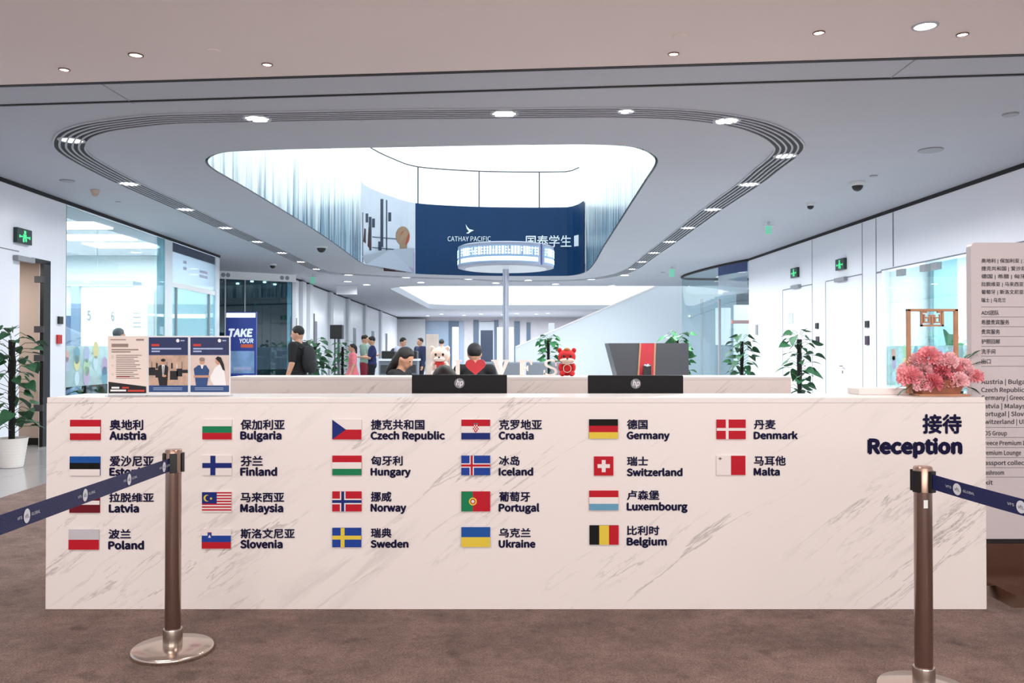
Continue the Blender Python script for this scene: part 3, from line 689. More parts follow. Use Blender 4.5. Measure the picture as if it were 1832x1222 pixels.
def flag(box, base, shapes, label):
    x0, x1, y0, y1 = box; names = [base]; mb = MB()
    a, b = P(x0, y0, DY), P(x1, y1, DY)
    mb.box(a.x, b.x, DY - .008, DY - .0005, b.z, a.z)
    U = lambda u: a.x + (b.x - a.x) * u; V = lambda v: a.z + (b.z - a.z) * v
    for i, sh in enumerate(shapes):
        c = sh[-1]
        if c not in names: names.append(c)
        mb.mi(names.index(c)); yy = DY - .0084 - .00012 * i - .0002 * sh[0]
        if sh[1] == 'r': _, _, u0, u1, v0, v1, _ = sh; mb.flat([(U(u0), yy, V(v1)), (U(u1), yy, V(v1)), (U(u1), yy, V(v0)), (U(u0), yy, V(v0))])
        elif sh[1] == 'p': mb.flat([(U(u), yy, V(v)) for u, v in sh[2]])
        elif sh[1] == 'd':
            _, _, cu, cv, r, _ = sh; h = b.z - a.z
            mb.flat([(U(cu) + r * abs(h) * math.cos(k * PI / 10), yy, V(cv) + r * abs(h) * math.sin(k * PI / 10)) for k in range(20)])
    o = mb.build('flag', [fc(n) for n in names], desk, fix=False); o['label'] = label
def R(l, u0, u1, v0, v1, c): return (l, 'r', u0, u1, v0, v1, c)
H3 = lambda a, b, c: [R(0, 0, 1, 0, 1/3, a), R(0, 0, 1, 1/3, 2/3, b), R(0, 0, 1, 2/3, 1, c)]
def nordic(c1, w1_, c2=None, w2_=0, cx_=.36, hy=.5):
    asp = 35.5 / 52.5
    l = [R(0, cx_ - w1_ * asp, cx_ + w1_ * asp, 0, 1, c1), R(0, 0, 1, hy - w1_, hy + w1_, c1)]
    if c2: l += [R(1, cx_ - w2_ * asp, cx_ + w2_ * asp, 0, 1, c2), R(1, 0, 1, hy - w2_, hy + w2_, c2)]
    return l
star = [(.31 + .05 * math.cos(k * PI / 7) * (1 if k % 2 else .5) , .32 + .08 * math.sin(k * PI / 7) * (1 if k % 2 else .5)) for k in range(14)]
FL = [
 ((126.6,180.6,751,787), 'red', [R(0,0,1,1/3,2/3,'white')], '奥地利', 'Austria', (197,256,751,769), (197,261,772.5,786), 'red, white and red striped flag beside Austria'),
 ((363,415.5,750.5,786), 'white', H3('white','green','red'), '保加利亚', 'Bulgaria', (431,509,751,768.5), (431,503,772.5,785.5), 'white, green and red flag beside Bulgaria'),
 ((595,647,750.5,786), 'white', [R(0,0,1,.5,1,'red'), (1,'p',[(0,0),(0,1),(.47,.5)],'navy')], '捷克共和国', 'Czech Republic', (664,759,751,768.5), (664,795,773,785.5), 'white over red flag with blue wedge beside Czech Republic'),
 ((825.5,877,750.5,786), 'white', H3('red','white','navy') + [(1,'p',[(.40,.22),(.60,.22),(.60,.52),(.5,.66),(.40,.52)],'red')] + [R(2,.40+.04*i,.44+.04*i,.26+.08*j,.34+.08*j,'white') for i in range(5) for j in range(4) if (i+j)%2] + [R(2,.42,.58,.17,.23,'grey')], '克罗地亚', 'Croatia', (893,969,751,768.5), (893,954,773,785.5), 'red, white and blue flag with checkered shield beside Croatia'),
 ((1053.7,1105.3,750,784.5), 'black', [R(0,0,1,1/3,2/3,'red'), R(0,0,1,2/3,1,'yellow')], '德国', 'Germany', (1122,1158,751,767.5), (1122,1197,773,785), 'black, red and gold flag beside Germany'),
 ((1281.5,1333.5,750.5,785.5), 'red', nordic('white', .07), '丹麦', 'Denmark', (1349,1387,751,767.5), (1349,1426,773,785), 'red flag with white cross beside Denmark'),
 ((126,180,816.5,850.5), 'blue', [R(0,0,1,1/3,2/3,'black'), R(0,0,1,2/3,1,'white')], '爱沙尼亚', 'Estonia', (197,275,816,834), (197,261,837.5,850.5), 'blue, black and white flag half hidden near the belt'),
 ((363,415.5,815,850), 'white', nordic('navy', .13), '芬兰', 'Finland', (431,470,816,833.5), (431,495,837.5,850.5), 'white flag with blue cross beside Finland'),
 ((595,647,815,850), 'red', [R(0,0,1,1/3,2/3,'white'), R(0,0,1,2/3,1,'green')], '匈牙利', 'Hungary', (664,720,816,832.5), (664,734,838,850), 'red, white and green flag beside Hungary'),
 ((825.5,877,815,850), 'royal', nordic('white', .11, 'red', .055), '冰岛', 'Iceland', (893,929,816,832.5), (893,953,838,850), 'blue flag with red and white cross beside Iceland'),
 ((1062.5,1097,816.5,850.5), 'red', [R(1,.40,.60,.18,.82,'white'), R(1,.18,.82,.40,.60,'white')], '瑞士', 'Switzerland', (1122,1159,817,833), (1122,1220,839,851), 'square red flag with white cross beside Switzerland'),
 ((1281,1333,815,849.5), 'white', [R(0,.5,1,0,1,'red'), R(1,.10,.16,.09,.21,'grey'), R(1,.07,.19,.13,.17,'grey')], '马耳他', 'Malta', (1349,1405,816,832.5), (1349,1394,838,850), 'white and red halved flag beside Malta'),
 ((125.5,179.3,881,917), 'maroon', [R(0,0,1,.4,.6,'white')], '拉脱维亚', 'Latvia', (196,275,882,898), (196,248,903,916), 'dark red flag with white stripe partly behind the belt'),
 ((362.5,415,880,915.5), 'white', [R(0,0,1,(2*i)/14,(2*i+1)/14,'red') for i in range(7)] + [R(1,0,.5,0,8/14,'navy'), (2,'d',.17,.30,.17,'yellow'), (3,'d',.215,.30,.145,'navy'), (3,'p',star,'yellow')], '马来西亚', 'Malaysia', (431,508,881,898), (431,506,902.5,915.5), 'red and white striped flag with blue corner beside Malaysia'),
 ((595,647,879,914.5), 'red', nordic('white', .14, 'navy', .075), '挪威', 'Norway', (664,700,880,897), (664,726,902,914.5), 'red flag with blue and white cross beside Norway'),
 ((825.5,877,879,914.5), 'red', [R(0,0,.4,0,1,'green'), (1,'d',.4,.5,.2,'yellow'), (2,'d',.4,.5,.13,'red'), (3,'d',.4,.5,.08,'white')], '葡萄牙', 'Portugal', (893,948,880,897), (893,964,902,914.5), 'green and red flag with round crest beside Portugal'),
 ((1054,1106,877.5,912.5), 'red', [R(0,0,1,1/3,2/3,'white'), R(0,0,1,2/3,1,'sky')], '卢森堡', 'Luxembourg', (1122,1179,877.5,894), (1122,1229,900,912.5), 'red, white and pale blue flag beside Luxembourg'),
 ((124,178.3,947,983), 'silver', [R(0,0,1,.5,1,'red')], '波兰', 'Poland', (195,234,947,963.5), (195,257,969,982), 'silver-white over red flag beside Poland'),
 ((362,414,946,981), 'white', H3('white','royal','red') + [(1,'p',[(.20,.18),(.34,.18),(.34,.42),(.27,.52),(.20,.42)],'royal'), (2,'p',[(.22,.44),(.27,.28),(.32,.44)],'white'), R(2,.20,.34,.16,.19,'red')], '斯洛文尼亚', 'Slovenia', (431,527,946,963), (431,505,967,980), 'white, blue and red flag with small shield beside Slovenia'),
 ((595,646.5,944,978.5), 'royal', nordic('yellow', .10), '瑞典', 'Sweden', (664,700,945,961.5), (664,730,967,979), 'blue flag with yellow cross beside Sweden'),
 ((825.5,877,943,978), 'blue', [R(0,0,1,.5,1,'yellow')], '乌克兰', 'Ukraine', (893,949,945,961), (893,957,967,979), 'blue over yellow flag beside Ukraine'),
 ((1054.5,1106.5,939.5,974), 'black', [R(0,1/3,2/3,0,1,'yellow'), R(0,2/3,1,0,1,'red')], '比利时', 'Belgium', (1122,1179,941,957), (1122,1192,962.5,975), 'black, yellow and red upright striped flag beside Belgium'),
]
for box, base, sh, cn, en, cb, eb, lab in FL:
    flag(box, base, sh, lab)
    mb = MB(); text_to(mb, cn, FD(.0025), cb[0], cb[1], -cb[3], -cb[2], .03); text_to(mb, en, FD(.0025), eb[0], eb[1], -eb[3], -eb[2], .02, 'cap')
    mb.build('country_name', M_NAVYTXT, desk, fix=False)
mb = MB(); text_to(mb, '接待', FD(.0025), 1651, 1719, -775, -742, .035); text_to(mb, 'Reception', FD(.0025), 1554, 1719, -810.5, -786.5, .024, 'cap')
mb.build('reception_lettering', M_NAVYTXT, desk, fix=False)

bc = thing('rear_counter', 'second white marble counter behind the desk carrying letters and toys', 'counter', (0, 7.3, 0))
BX0, BX1 = P(412, 0, 7.3).x, P(1413, 0, 7.3).x; BZ = P(900, 674, 7.3).z
for ye in (7.3, 7.62): MB().box(BX0, BX1, ye, ye + .05, .008, BZ - .03).build('panel', M_MARBLE, bc)
MB().box(BX0, BX1, 7.3, 7.72, BZ - .03, BZ).build('countertop', mat('counter_white', (232, 228, 226), .3), bc, bevel=.004)
a, b = P(1534, 700, 4.62), P(1632, 700, 4.62)
tag(MB().box(a.x, b.x, 4.60, 4.76, DZ, DZ + .036).build('marble_slab', M_MARBLE, bevel=.003), 'low white marble slab lying on the desk beside the flower box', 'slab')

# monitors
def monitor():
    t = thing('computer_monitor', '', 'monitor', (0, 0, 0))
    MB().box(-.283, .283, -.008, .022, .13, .465).build('screen_shell', mat('monitor_black', (10, 10, 15), .5, spec=.2), t, world=False, bevel=.004)
    MB().box(-.03, .03, .0, .035, .01, .2).build('stand', M_DKGREY, t, world=False)
    MB().lathe([(.11, 0), (.11, .012), (.02, .014)], (0, .03, 0), 28).build('foot', M_BLACK, t, world=False)
    mb = MB(); mb.lathe([(.001, -.0095), (.03, -.0095), (.03, -.008), (.001, -.008)], (0, 0, .415), 28, axis='y')
    mb.build('logo_disc', mat('logo_grey', (92, 90, 96), .3, .5), t, world=False, smooth=True)
    mb = MB(); text_to(mb, 'hp', lambda u, v: Vector((u, -.0105, v)), -.020, .018, .392, .438, 0.0, 'box', .18)
    mb.build('logo_lettering', mat('logo_silver', (196, 194, 196), .3, .6), t, world=False, fix=False)
    return t
mon = monitor()
zt = .74; sc_m = 1
def place_mon(o, px0, px1, py, D):
    c = P((px0 + px1) / 2, py, D); o.matrix_basis = Matrix.Translation((c.x, D, zt)) @ Matrix.Diagonal(((px1 - px0) / F * D / .566, 1, (c.z - zt) / .465, 1)); return o
place_mon(mon, 737, 907, 670.5, 5.0); mon['label'] = 'black computer monitor seen from behind, left one below the red heart'
m2 = copy_tree(mon); place_mon(m2, 1052, 1222, 671.5, 5.0); m2['label'] = 'black computer monitor seen from behind, right one below the dark podium'
mon['group'] = m2['group'] = 'monitors on the desk'

# ============================================================ BARRIER POSTS & BELTS
def post():
    t = thing('barrier_post', '', 'barrier post')
    MB().lathe([(.001, 0), (.172, 0), (.176, .006), (.176, .018), (.168, .026), (.06, .034), (.001, .034)], n=56).build('base', mat('post_base_steel', (214, 202, 192), .22, 1.0), t, world=False, smooth=True, angle=.9)
    MB().lathe([(.042, .034), (.042, .10), (.0405, .105), (.034, .106)], n=32).build('collar', M_STEEL, t, world=False, smooth=True)
    MB().lathe([(.034, .034), (.034, .82)], n=36).build('pole', mat('post_steel', (158, 138, 129), .2, 1.0), t, world=False, smooth=True)
    MB().lathe([(.036, .80), (.036, .893), (.033, .9), (.001, .9)], n=32).build('head', mat('post_head', (180, 152, 138), .3, 1.0), t, world=False, smooth=True)
    for k, a in enumerate((0, PI / 2, PI, 1.5 * PI)):
        mb = MB().box(.034, .046, -.016, .016, .80, .885)
        R_ = Matrix.Rotation(a + .35, 3, 'Z'); mb.v = [R_ @ v for v in mb.v]
        mb.build('belt_slot', M_BLACK, t, world=False, bevel=.002)
    return t
p1 = post(); c = B(309, 1162, 0); PL = Vector((P(309, 1162, 3.75).x, 3.75, .008)); place(p1, PL)
p1['label'] = 'steel barrier post with round base standing left in front of the desk'
PR = Vector((P(1653, 1240, 3.3).x, 3.3, .008)); p2 = copy_tree(p1); place(p2, PR, .2, .985); p2['label'] = 'steel barrier post standing in front of the Reception lettering on the right'
st_ = MB(); q = P(1646, 895, 3.26)
tag(MB().box(-.024, -.006, -.0365, -.035, .74, .772).build('sticker', M_WHITE, p2, world=False))
PL2 = Vector((-1.45, 1.75, .008)); p3 = copy_tree(p1); place(p3, PL2); p3['label'] = 'steel barrier post out of view at the near end of the left belt'
PR2 = Vector((2.25, 1.62, .008)); p4 = copy_tree(p1); place(p4, PR2); p4['label'] = 'steel barrier post out of view at the near end of the right belt'
for o in (p1, p2, p3, p4): o['group'] = 'belt barrier posts'
for o in list(p3.children) + list(p4.children):
    pass
def belt(name, A, Bv, za, zb, sag, label, marks):
    t = thing(name, label, 'belt', (A.x, A.y, za))
    d = Vector((Bv.x - A.x, Bv.y - A.y, 0)); L = d.length; e = d.normalized(); n = Vector((-e.y, e.x, 0))
    if n.dot(Vector((-A.x, -A.y, 0))) < 0: n = -n
    w_ = .029; N = 24
    def at(s, z, off=0): 
        k = s / L; return Vector((A.x, A.y, 0)) + e * s + n * off + Vector((0, 0, za + (zb - za) * k - sag * 4 * k * (1 - k) + z))
    s0, s1 = .036, L - .036; rg = []
    for i in range(N + 1):
        s = s0 + (s1 - s0) * i / N
        rg.append([at(s, -w_, -.001), at(s, -w_, .001), at(s, w_, .001), at(s, w_, -.001)])
    MB().rings(rg).build('webbing', M_NAVY, t, smooth=True)
    flip = 1 if e.dot((-n).cross(Vector((0, 0, 1)))) > 0 else -1
    wm = mat('belt_white_print', (224, 228, 236), .5)
    for sm in marks:
        mb = MB(); mb.flat([at(sm + .018 * math.cos(k * PI / 12), .022 * math.sin(k * PI / 12), .0025) for k in range(24)])
        mb.build('belt_emblem', wm, t, fix=False)
        mb = MB(); text_to(mb, 'vfs.', lambda u, v: at(sm + flip * u, v, .0032), -.011, .012, -.007, .008, 0, 'box'); mb.build('belt_emblem_lettering', M_NAVY, t, fix=False)
        mb = MB(); text_to(mb, 'VFS', lambda u, v: at(sm + flip * u, v, .0025), -.052, -.026, -.004, .005, 0, 'cap'); text_to(mb, 'GLOBAL', lambda u, v: at(sm + flip * u, v, .0025), .026, .075, -.004, .005, 0, 'cap')
        mb.build('belt_lettering', wm, t, fix=False)
belt('barrier_belt', PL, PL2, .845, .85, .0, 'navy blue belt with white round logos running left from the left post', (.115, .47, .83, 1.2, 1.6))
belt('barrier_belt', PR, PR2, .845, .78, .03, 'navy blue belt with white round logos running right from the right post', (.16, .42, .8, 1.2))

# ============================================================ PLANTS
M_LEAF = mat('green_leaf', (38, 82, 52), .6, spec=.3, noise=(7, .25)); M_LEAFB = mat('bright_green_leaf', (58, 124, 76), .6, spec=.3, noise=(7, .2))
M_STEM = mat('plant_stem', (70, 90, 50), .6); M_POLE = mat('moss_pole', (16, 16, 16), .95, bump=.8, bscale=40); M_POT = mat('white_pot', (232, 228, 224), .4); M_SOIL = mat('soil', (46, 36, 30), .95)
def leaf(mb, base, d, L, W, droop=.25, roll=0.0):
    """heart shaped leaf: base point, direction, length, width"""
    d = Vector(d).normalized(); up = Vector((0, 0, 1)); side = d.cross(up); side = side.normalized() if side.length > .01 else Vector((1, 0, 0))
    side = (Matrix.Rotation(roll, 3, d) @ side); nrm = side.cross(d).normalized()
    prof = [(0, .0), (-.06, .30), (.04, .46), (.22, .5), (.45, .43), (.7, .26), (.9, .08), (1.0, 0)]
    vs = []; fs = []
    for t, w_ in prof:
        c = Vector(base) + d * (max(t, 0) * L) - up * (droop * L * t * t) ; c2 = Vector(base) + d * (t * L) - up * (droop * L * t * t)
        vs += [c, c2 + side * w_ * W + nrm * .18 * w_ * W, c2 - side * w_ * W + nrm * .18 * w_ * W]
    for i in range(len(prof) - 1):
        a = i * 3; fs += [(a, a + 3, a + 4, a + 1), (a, a + 2, a + 5, a + 3)]
    mb.add(vs, fs)
def plant(loc, h, label, seed, nleaf=50, L=.17, group='potted climbers on black poles', pot=True, mleaf=M_LEAF, spread=.18, name='potted_plant', top=True):
    r = random.Random(seed); t = thing(name, label, 'plant', loc, 0, group); ph = .34
    mb = MB(); prof = [(.11, 0), (.12, .005)]
    for k in range(9): z = .02 + k * .034; rr = .12 + .05 * (z / ph); prof += [(rr, z), (rr + .004, z + .012), (rr + .004, z + .026)]
    prof += [(.176, ph), (.166, ph), (.16, ph - .04), (.001, ph - .04)]
    mb.lathe(prof, n=36).build('pot', M_POT, t, world=False, smooth=True)
    MB().lathe([(.159, ph - .05), (.159, ph - .035), (.001, ph - .03)], n=24).build('soil', M_SOIL, t, world=False)
    MB().tube([(r.uniform(-.004, .004), r.uniform(-.004, .004), ph - .05 + (h - ph) * k / 14) for k in range(15)], [.036 + r.uniform(-.005, .005) for _ in range(15)], 12).build('moss_pole', M_POLE, t, world=False, smooth=True)
    lf = MB(); sm = MB()
    for k in range(nleaf):
        z = ph + .04 + (h - ph + .02) * (k + r.random()) / nleaf; a = k * 2.4 + r.uniform(-.5, .5); s = spread * r.uniform(.5, 1.25)
        p0 = Vector((.03 * math.cos(a), .03 * math.sin(a), z)); p2 = Vector((s * math.cos(a), s * math.sin(a), z + r.uniform(.0, .09)))
        p1 = (p0 + p2) / 2 + Vector((0, 0, .04)); sm.tube([p0, p1, p2], .004, 5)
        ll = L * r.uniform(.65, 1.15)
        leaf(lf, p2, (math.cos(a + r.uniform(-.6, .6)), math.sin(a + r.uniform(-.6, .6)), r.uniform(-.6, .25)), ll, ll * .9, r.uniform(.1, .5), r.uniform(-.7, .7))
    lf.build('foliage', mleaf, t, world=False, smooth=True, angle=1.2, fix=False); sm.build('stems', M_STEM, t, world=False)
    return t
def floor_at(px, D): q = P(px, 600, D); return (q.x, D, 0)
plant(floor_at(22, 9.7), 1.52, 'tall leafy plant on black pole in ribbed white pot beside the left door', 1, 62, .17, spread=.24)
plant(floor_at(1430, 13.5), 1.58, 'leafy plant on black pole standing by the right wall nearest the flower box', 2, 60, .18, spread=.2)
plant(floor_at(1327, 16.6), 1.58, 'leafy plant on black pole in front of the white notice, middle of the right row', 3, 56, .2, spread=.2)
plant(floor_at(1211, 17.0), 1.62, 'bushy green plant on black pole growing beside the dark podium', 4, 110, .17, spread=.22, mleaf=M_LEAFB)
plant(floor_at(1250, 25.0), 1.7, 'small green plant behind the glass between podium and right plants', 5, 36, .2, mleaf=M_LEAFB) if False else None
plant(floor_at(981, 22.0), 1.66, 'small green plant on black pole behind the letter S', 6, 70, .2, mleaf=M_LEAFB, spread=.2)
plant(floor_at(563, 18.5), 1.5, 'dark green plant on black pole just behind the man in black', 7, 64, .2, spread=.2)
plant(floor_at(613, 22.2), 1.5, 'bright green plant just behind the loudspeaker stand', 8, 56, .17, mleaf=M_LEAFB)
plant((xw(XR, 12.3) + .75, 12.6, 0), 1.5, 'green plant inside the right glass office seen through the wooden frame', 9, 34, .22, mleaf=M_LEAFB, spread=.22)
plant(floor_at(150, 13.2 + 1.0), 1.25, 'low dark plant inside the left glass office beside the notice sheet', 10, 34, .2, spread=.2)
plant(floor_at(428, 21.6), 1.35, 'green plant standing in front of the blue light box banner', 11, 34, .18, mleaf=M_LEAFB, spread=.14)

# ============================================================ FLOWERS ON DESK
FDp = 4.56
fl = thing('flower_arrangement', 'pink carnations in a wooden tray with a carved wooden frame on the desk', 'flower arrangement', (P(1672, 700, FDp).x, FDp, DZ))
M_WOOD = mat('reddish_wood', (150, 92, 66), .45, noise=(14, .15)); M_WOODL = mat('frame_wood', (188, 138, 104), .45, noise=(14, .12))
X = lambda px: P(px, 700, FDp).x; Z = lambda py: P(1672, py, FDp).z
MB().box(X(1632), X(1722), FDp - .08, FDp + .08, DZ, DZ + .010).build('base_board', M_WOODL, fl, bevel=.003)
mb = MB(); mb.hexa([(X(1640), FDp - .065, DZ + .01), (X(1706), FDp - .065, DZ + .01), (X(1706), FDp + .065, DZ + .01), (X(1640), FDp + .065, DZ + .01), (X(1632), FDp - .075, DZ + .085), (X(1714), FDp - .075, DZ + .085), (X(1714), FDp + .075, DZ + .085), (X(1632), FDp + .075, DZ + .085)])
mb.build('tray', M_WOOD, fl)
fz0 = DZ + .01
mb = MB(); mb.box(X(1624), X(1630.5), FDp, FDp + .02, fz0, Z(553)); mb.box(X(1709), X(1715.5), FDp, FDp + .02, fz0, Z(553)); mb.box(X(1624), X(1715.5), FDp, FDp + .02, Z(557), Z(552.5))
mb.build('frame', M_WOODL, fl, bevel=.002)
mb = MB(); bx = lambda a, b, c, d: mb.box(X(a), X(b), FDp + .003, FDp + .017, Z(d), Z(c))
bx(1649, 1652, 557, 584); bx(1686, 1690, 557, 584); bx(1649, 1690, 581, 584)
for m_ in (1, -1):
    g = lambda a: 1669.5 + m_ * (a - 1669.5)
    def bb(a, b, c, d): x0, x1 = sorted((g(a), g(b))); bx(x0, x1, c, d)
    bb(1652, 1660, 557, 560); bb(1654, 1656.5, 562, 578); bb(1656.5, 1663, 575.5, 578); bb(1663, 1665.5, 569.5, 578); bb(1658, 1665.5, 567, 569.5)
bx(1664, 1675, 563, 566.5); bx(1668, 1671, 566.5, 581)
mb.build('fretwork', M_WOODL, fl)
M_P1 = mat('carnation_pink', (250, 176, 184), .7, noise=(60, .2)); M_P2 = mat('carnation_pale', (255, 212, 216), .7, noise=(60, .15)); M_P3 = mat('carnation_deep', (234, 136, 148), .7, noise=(60, .2))
def carnation(c, r, m, seed):
    rr = random.Random(seed); mb = MB(); c = Vector(c)
    for k in range(64):
        z = 1 - 1.55 * (k + .5) / 64; a = k * 2.39996; s = math.sqrt(max(0, 1 - z * z)); d = Vector((s * math.cos(a), s * math.sin(a), z))
        u = d.cross(Vector((0, 0, 1))) ; u = u.normalized() if u.length > .05 else Vector((1, 0, 0)); v = d.cross(u)
        tw = rr.uniform(0, PI); e1 = u * math.cos(tw) + v * math.sin(tw); e2 = d.cross(e1); R_ = r * rr.uniform(.86, 1.1); W = r * .36
        pts = [c + d * r * .25]; n = 6
        for i in range(n + 1):
            t = i / n - .5; pts.append(c + d * (R_ * (1 - .25 * t * t) + (r * .07 if i % 2 else 0)) + e1 * t * 2 * W + e2 * (r * .10 * math.sin(i * 2.1 + k)))
        mb.add(pts, [(0, i, i + 1) for i in range(1, n + 1)])
    mb.build('flower', m, fl, fix=False)
spots = [(1629,676,30,0),(1650,690,22,1),(1640,650,26,1),(1662,640,28,0),(1672,662,24,2),(1690,680,28,0),(1668,686,24,2),(1706,664,28,0),(1716,682,22,1),(1722,656,22,1),(1696,648,24,1),(1744,675,20,0),(1652,664,24,1),(1620,664,20,1),(1684,664,22,2),(1730,668,22,1),(1706,690,20,0)]
for i, (px, py, s_, m_) in enumerate(spots):
    yy = FDp + random.uniform(-.07, .06); q = P(px, py, yy); carnation(q, s_ * .72 / F * FDp, (M_P1, M_P2, M_P3)[m_], i)
mb = MB()
for px, py, yy in ((1748, 650, .05), (1612, 692, .04), (1735, 694, .05), (1728, 640, .06), (1622, 696, -.03), (1742, 634, .03)):
    q = P(px, py, FDp + yy); c0 = Vector((X(1690) if px > 1672 else X(1652), FDp + yy * .5, DZ + .08)); d = q - c0
    mb.tube([c0, c0 + d * .55 + Vector((0, 0, .02)), q], .002, 5); leaf(mb, q, d, .07, .03, .3)
mb.build('leaf_sprigs', M_LEAF, fl, smooth=True, fix=False)

# ============================================================ POSTER HOLDERS ON THE DESK
M_POSTW = mat('poster_paper', (236, 222, 214), .5); M_PNAVY = mat('poster_navy', (26, 42, 92), .45); M_PBLUE = mat('poster_blue', (34, 72, 128), .45)
M_PTXT = mat('poster_text_brown', (150, 130, 126), .6); M_PRED = mat('poster_red', (206, 62, 48), .6); M_PLT = mat('poster_text_pale', (170, 190, 226), .6)
M_PTAN = mat('poster_tan', (196, 166, 146), .6, noise=(30, .2)); M_PBEIGE = mat('poster_beige', (222, 204, 196), .6, noise=(20, .06)); M_PDK = mat('poster_dark', (22, 22, 30), .6)
M_ACRYL = glass('acrylic', (240, 244, 246), .08, .12, (240, 244, 246))
PD = 4.50
def PQ(mb, x0, x1, y0, y1, lay, i): 
    o = PD - .002 - .0006 * lay; mb.mi(i); q = [P(x0, y1, PD), P(x1, y1, PD), P(x1, y0, PD), P(x0, y0, PD)]
    mb.flat([(p.x, o, p.z) for p in q])
def PPoly(mb, pts, lay, i): mb.mi(i); mb.flat([(lambda p: (p.x, PD - .002 - .0006 * lay, p.z))(P(a, b, PD)) for a, b in pts])
def PDisc(mb, cx, cy, rx, ry, lay, i): PPoly(mb, [(cx + rx * math.cos(k * PI / 8), cy + ry * math.sin(k * PI / 8)) for k in range(16)], lay, i)
mats_p = [M_POSTW, M_PNAVY, M_PBLUE, M_PTXT, M_PRED, M_PLT, M_PTAN, M_PBEIGE, M_PDK, M_SKIN, M_WHITE]
def holder(x0, x1, y0, label):
    t = thing('sign_holder', label, 'sign', (P((x0 + x1) / 2, 700, PD).x, PD, DZ), 0, 'upright notices at the left end of the desk')
    a, b = P(x0, y0, PD), P(x1, 704, PD); 
    MB().box(a.x, b.x, PD - .001, PD + .005, DZ + .002, a.z).build('backing', mat('holder_white', (236, 240, 244), .3), t)
    MB().box(a.x, b.x, PD - .03, PD + .05, DZ, DZ + .004).build('foot', M_ACRYL, t)
    return t
ht = holder(193, 264.5, 601, 'pale paper notice with small brown text standing leftmost on the desk')
mb = MB(); PQ(mb, 194, 263, 602, 703, 0, 0); PPoly(mb, [(194.5, 683), (262, 691.5), (262, 703.5), (194.5, 703.5)], 1, 8)
for (x, y_, w_, h_, c_) in [(198, 607, 28, 1.6, 3), (244, 606.5, 14, 3, 3), (200, 615, 30, 6, 3), (200, 624.5, 48, 2.2, 3), (200, 628.5, 34, 2.2, 3)] + [(208, 635 + k * 3.4, 46 - (k * 7) % 16, 1.4, 3) for k in range(13)] + [(209, 673, 24, 1.5, 4), (200, 652, 4, 4, 7), (200, 636, 4, 6, 7), (200, 668, 4, 4, 7)]:
    PQ(mb, x, x + w_, y_, y_ + h_, 2, c_)
for (x, y_, w_, c_) in ((200, 692, 14, 10), (219, 692, 12, 4), (198, 697, 28, 10), (229, 697.5, 30, 4)): PQ(mb, x, x + w_, y_, y_ + 3.2, 2, c_)
mb.build('notice_sheet', mats_p, ht, fix=False)
# poster 1
def poster(x0, x1, yt, yb, label, picture):
    t = holder(x0 - 1.8, x1 + 1.8, 601, label); mb = MB()
    PQ(mb, x0, x1, yt, yb, 0, 2); PQ(mb, x0, x1, yt, yt + 31, 1, 1); PDisc(mb, x0 + 52, yt + 6, 3, 3.2, 2, 10); PQ(mb, x0 + 57, x0 + 64, yt + 5, yt + 7, 2, 5)
    PQ(mb, x0 + 5, x0 + 19, yt + 12, yt + 16, 2, 4); PQ(mb, x0 + 5, x0 + 58, yt + 19, yt + 21.8, 2, 5); PQ(mb, x0 + 5, x0 + 20, yt + 23.8, yt + 26.5, 2, 5)
    picture(mb, x0, x1, yt + 32, yb - 12)
    for k in range(2): PQ(mb, x0 + 8, x1 - 10, yb - 8 + 3 * k, yb - 7 + 3 * k, 2, 5)
    mb.build('poster', mats_p, t, fix=False)
def pic1(mb, x0, x1, y0, y1):
    PQ(mb, x0, x1, y0, y1, 1, 6); 
    for k, (a, b, c, d) in enumerate(((0, 12, 22, 36), (12, 22, 26, 40), (38, 52, 28, 44), (50, 60, 24, 38), (60, 70, 26, 32))): PQ(mb, x0 + a, min(x0 + b, x1), y0 + c, min(y0 + d, y1), 2, 8)
    for k in range(7): PQ(mb, x0 + 4 + 9 * k, x0 + 7 + 9 * k, y0 + 12 + (k % 3) * 2, y0 + 24, 2, (3, 8, 7)[k % 3])
    PPoly(mb, [(x0 + 17, y0 + 20), (x0 + 22, y0 + 17), (x0 + 30, y0 + 17), (x0 + 35, y0 + 21), (x0 + 34, y0 + 40), (x0 + 33, y1), (x0 + 19, y1), (x0 + 16, y0 + 36)], 4, 8)
    PPoly(mb, [(x0 + 23.5, y0 + 17), (x0 + 29, y0 + 17), (x0 + 27, y0 + 36), (x0 + 25, y0 + 36)], 5, 10); PQ(mb, x0 + 25.6, x0 + 26.8, y0 + 19, y0 + 34, 6, 8)
    PDisc(mb, x0 + 26, y0 + 12, 3.6, 5, 5, 9); PDisc(mb, x0 + 26, y0 + 9, 3.9, 2.8, 6, 8); PDisc(mb, x0 + 28, y0 + 37, 4, 2, 6, 9)
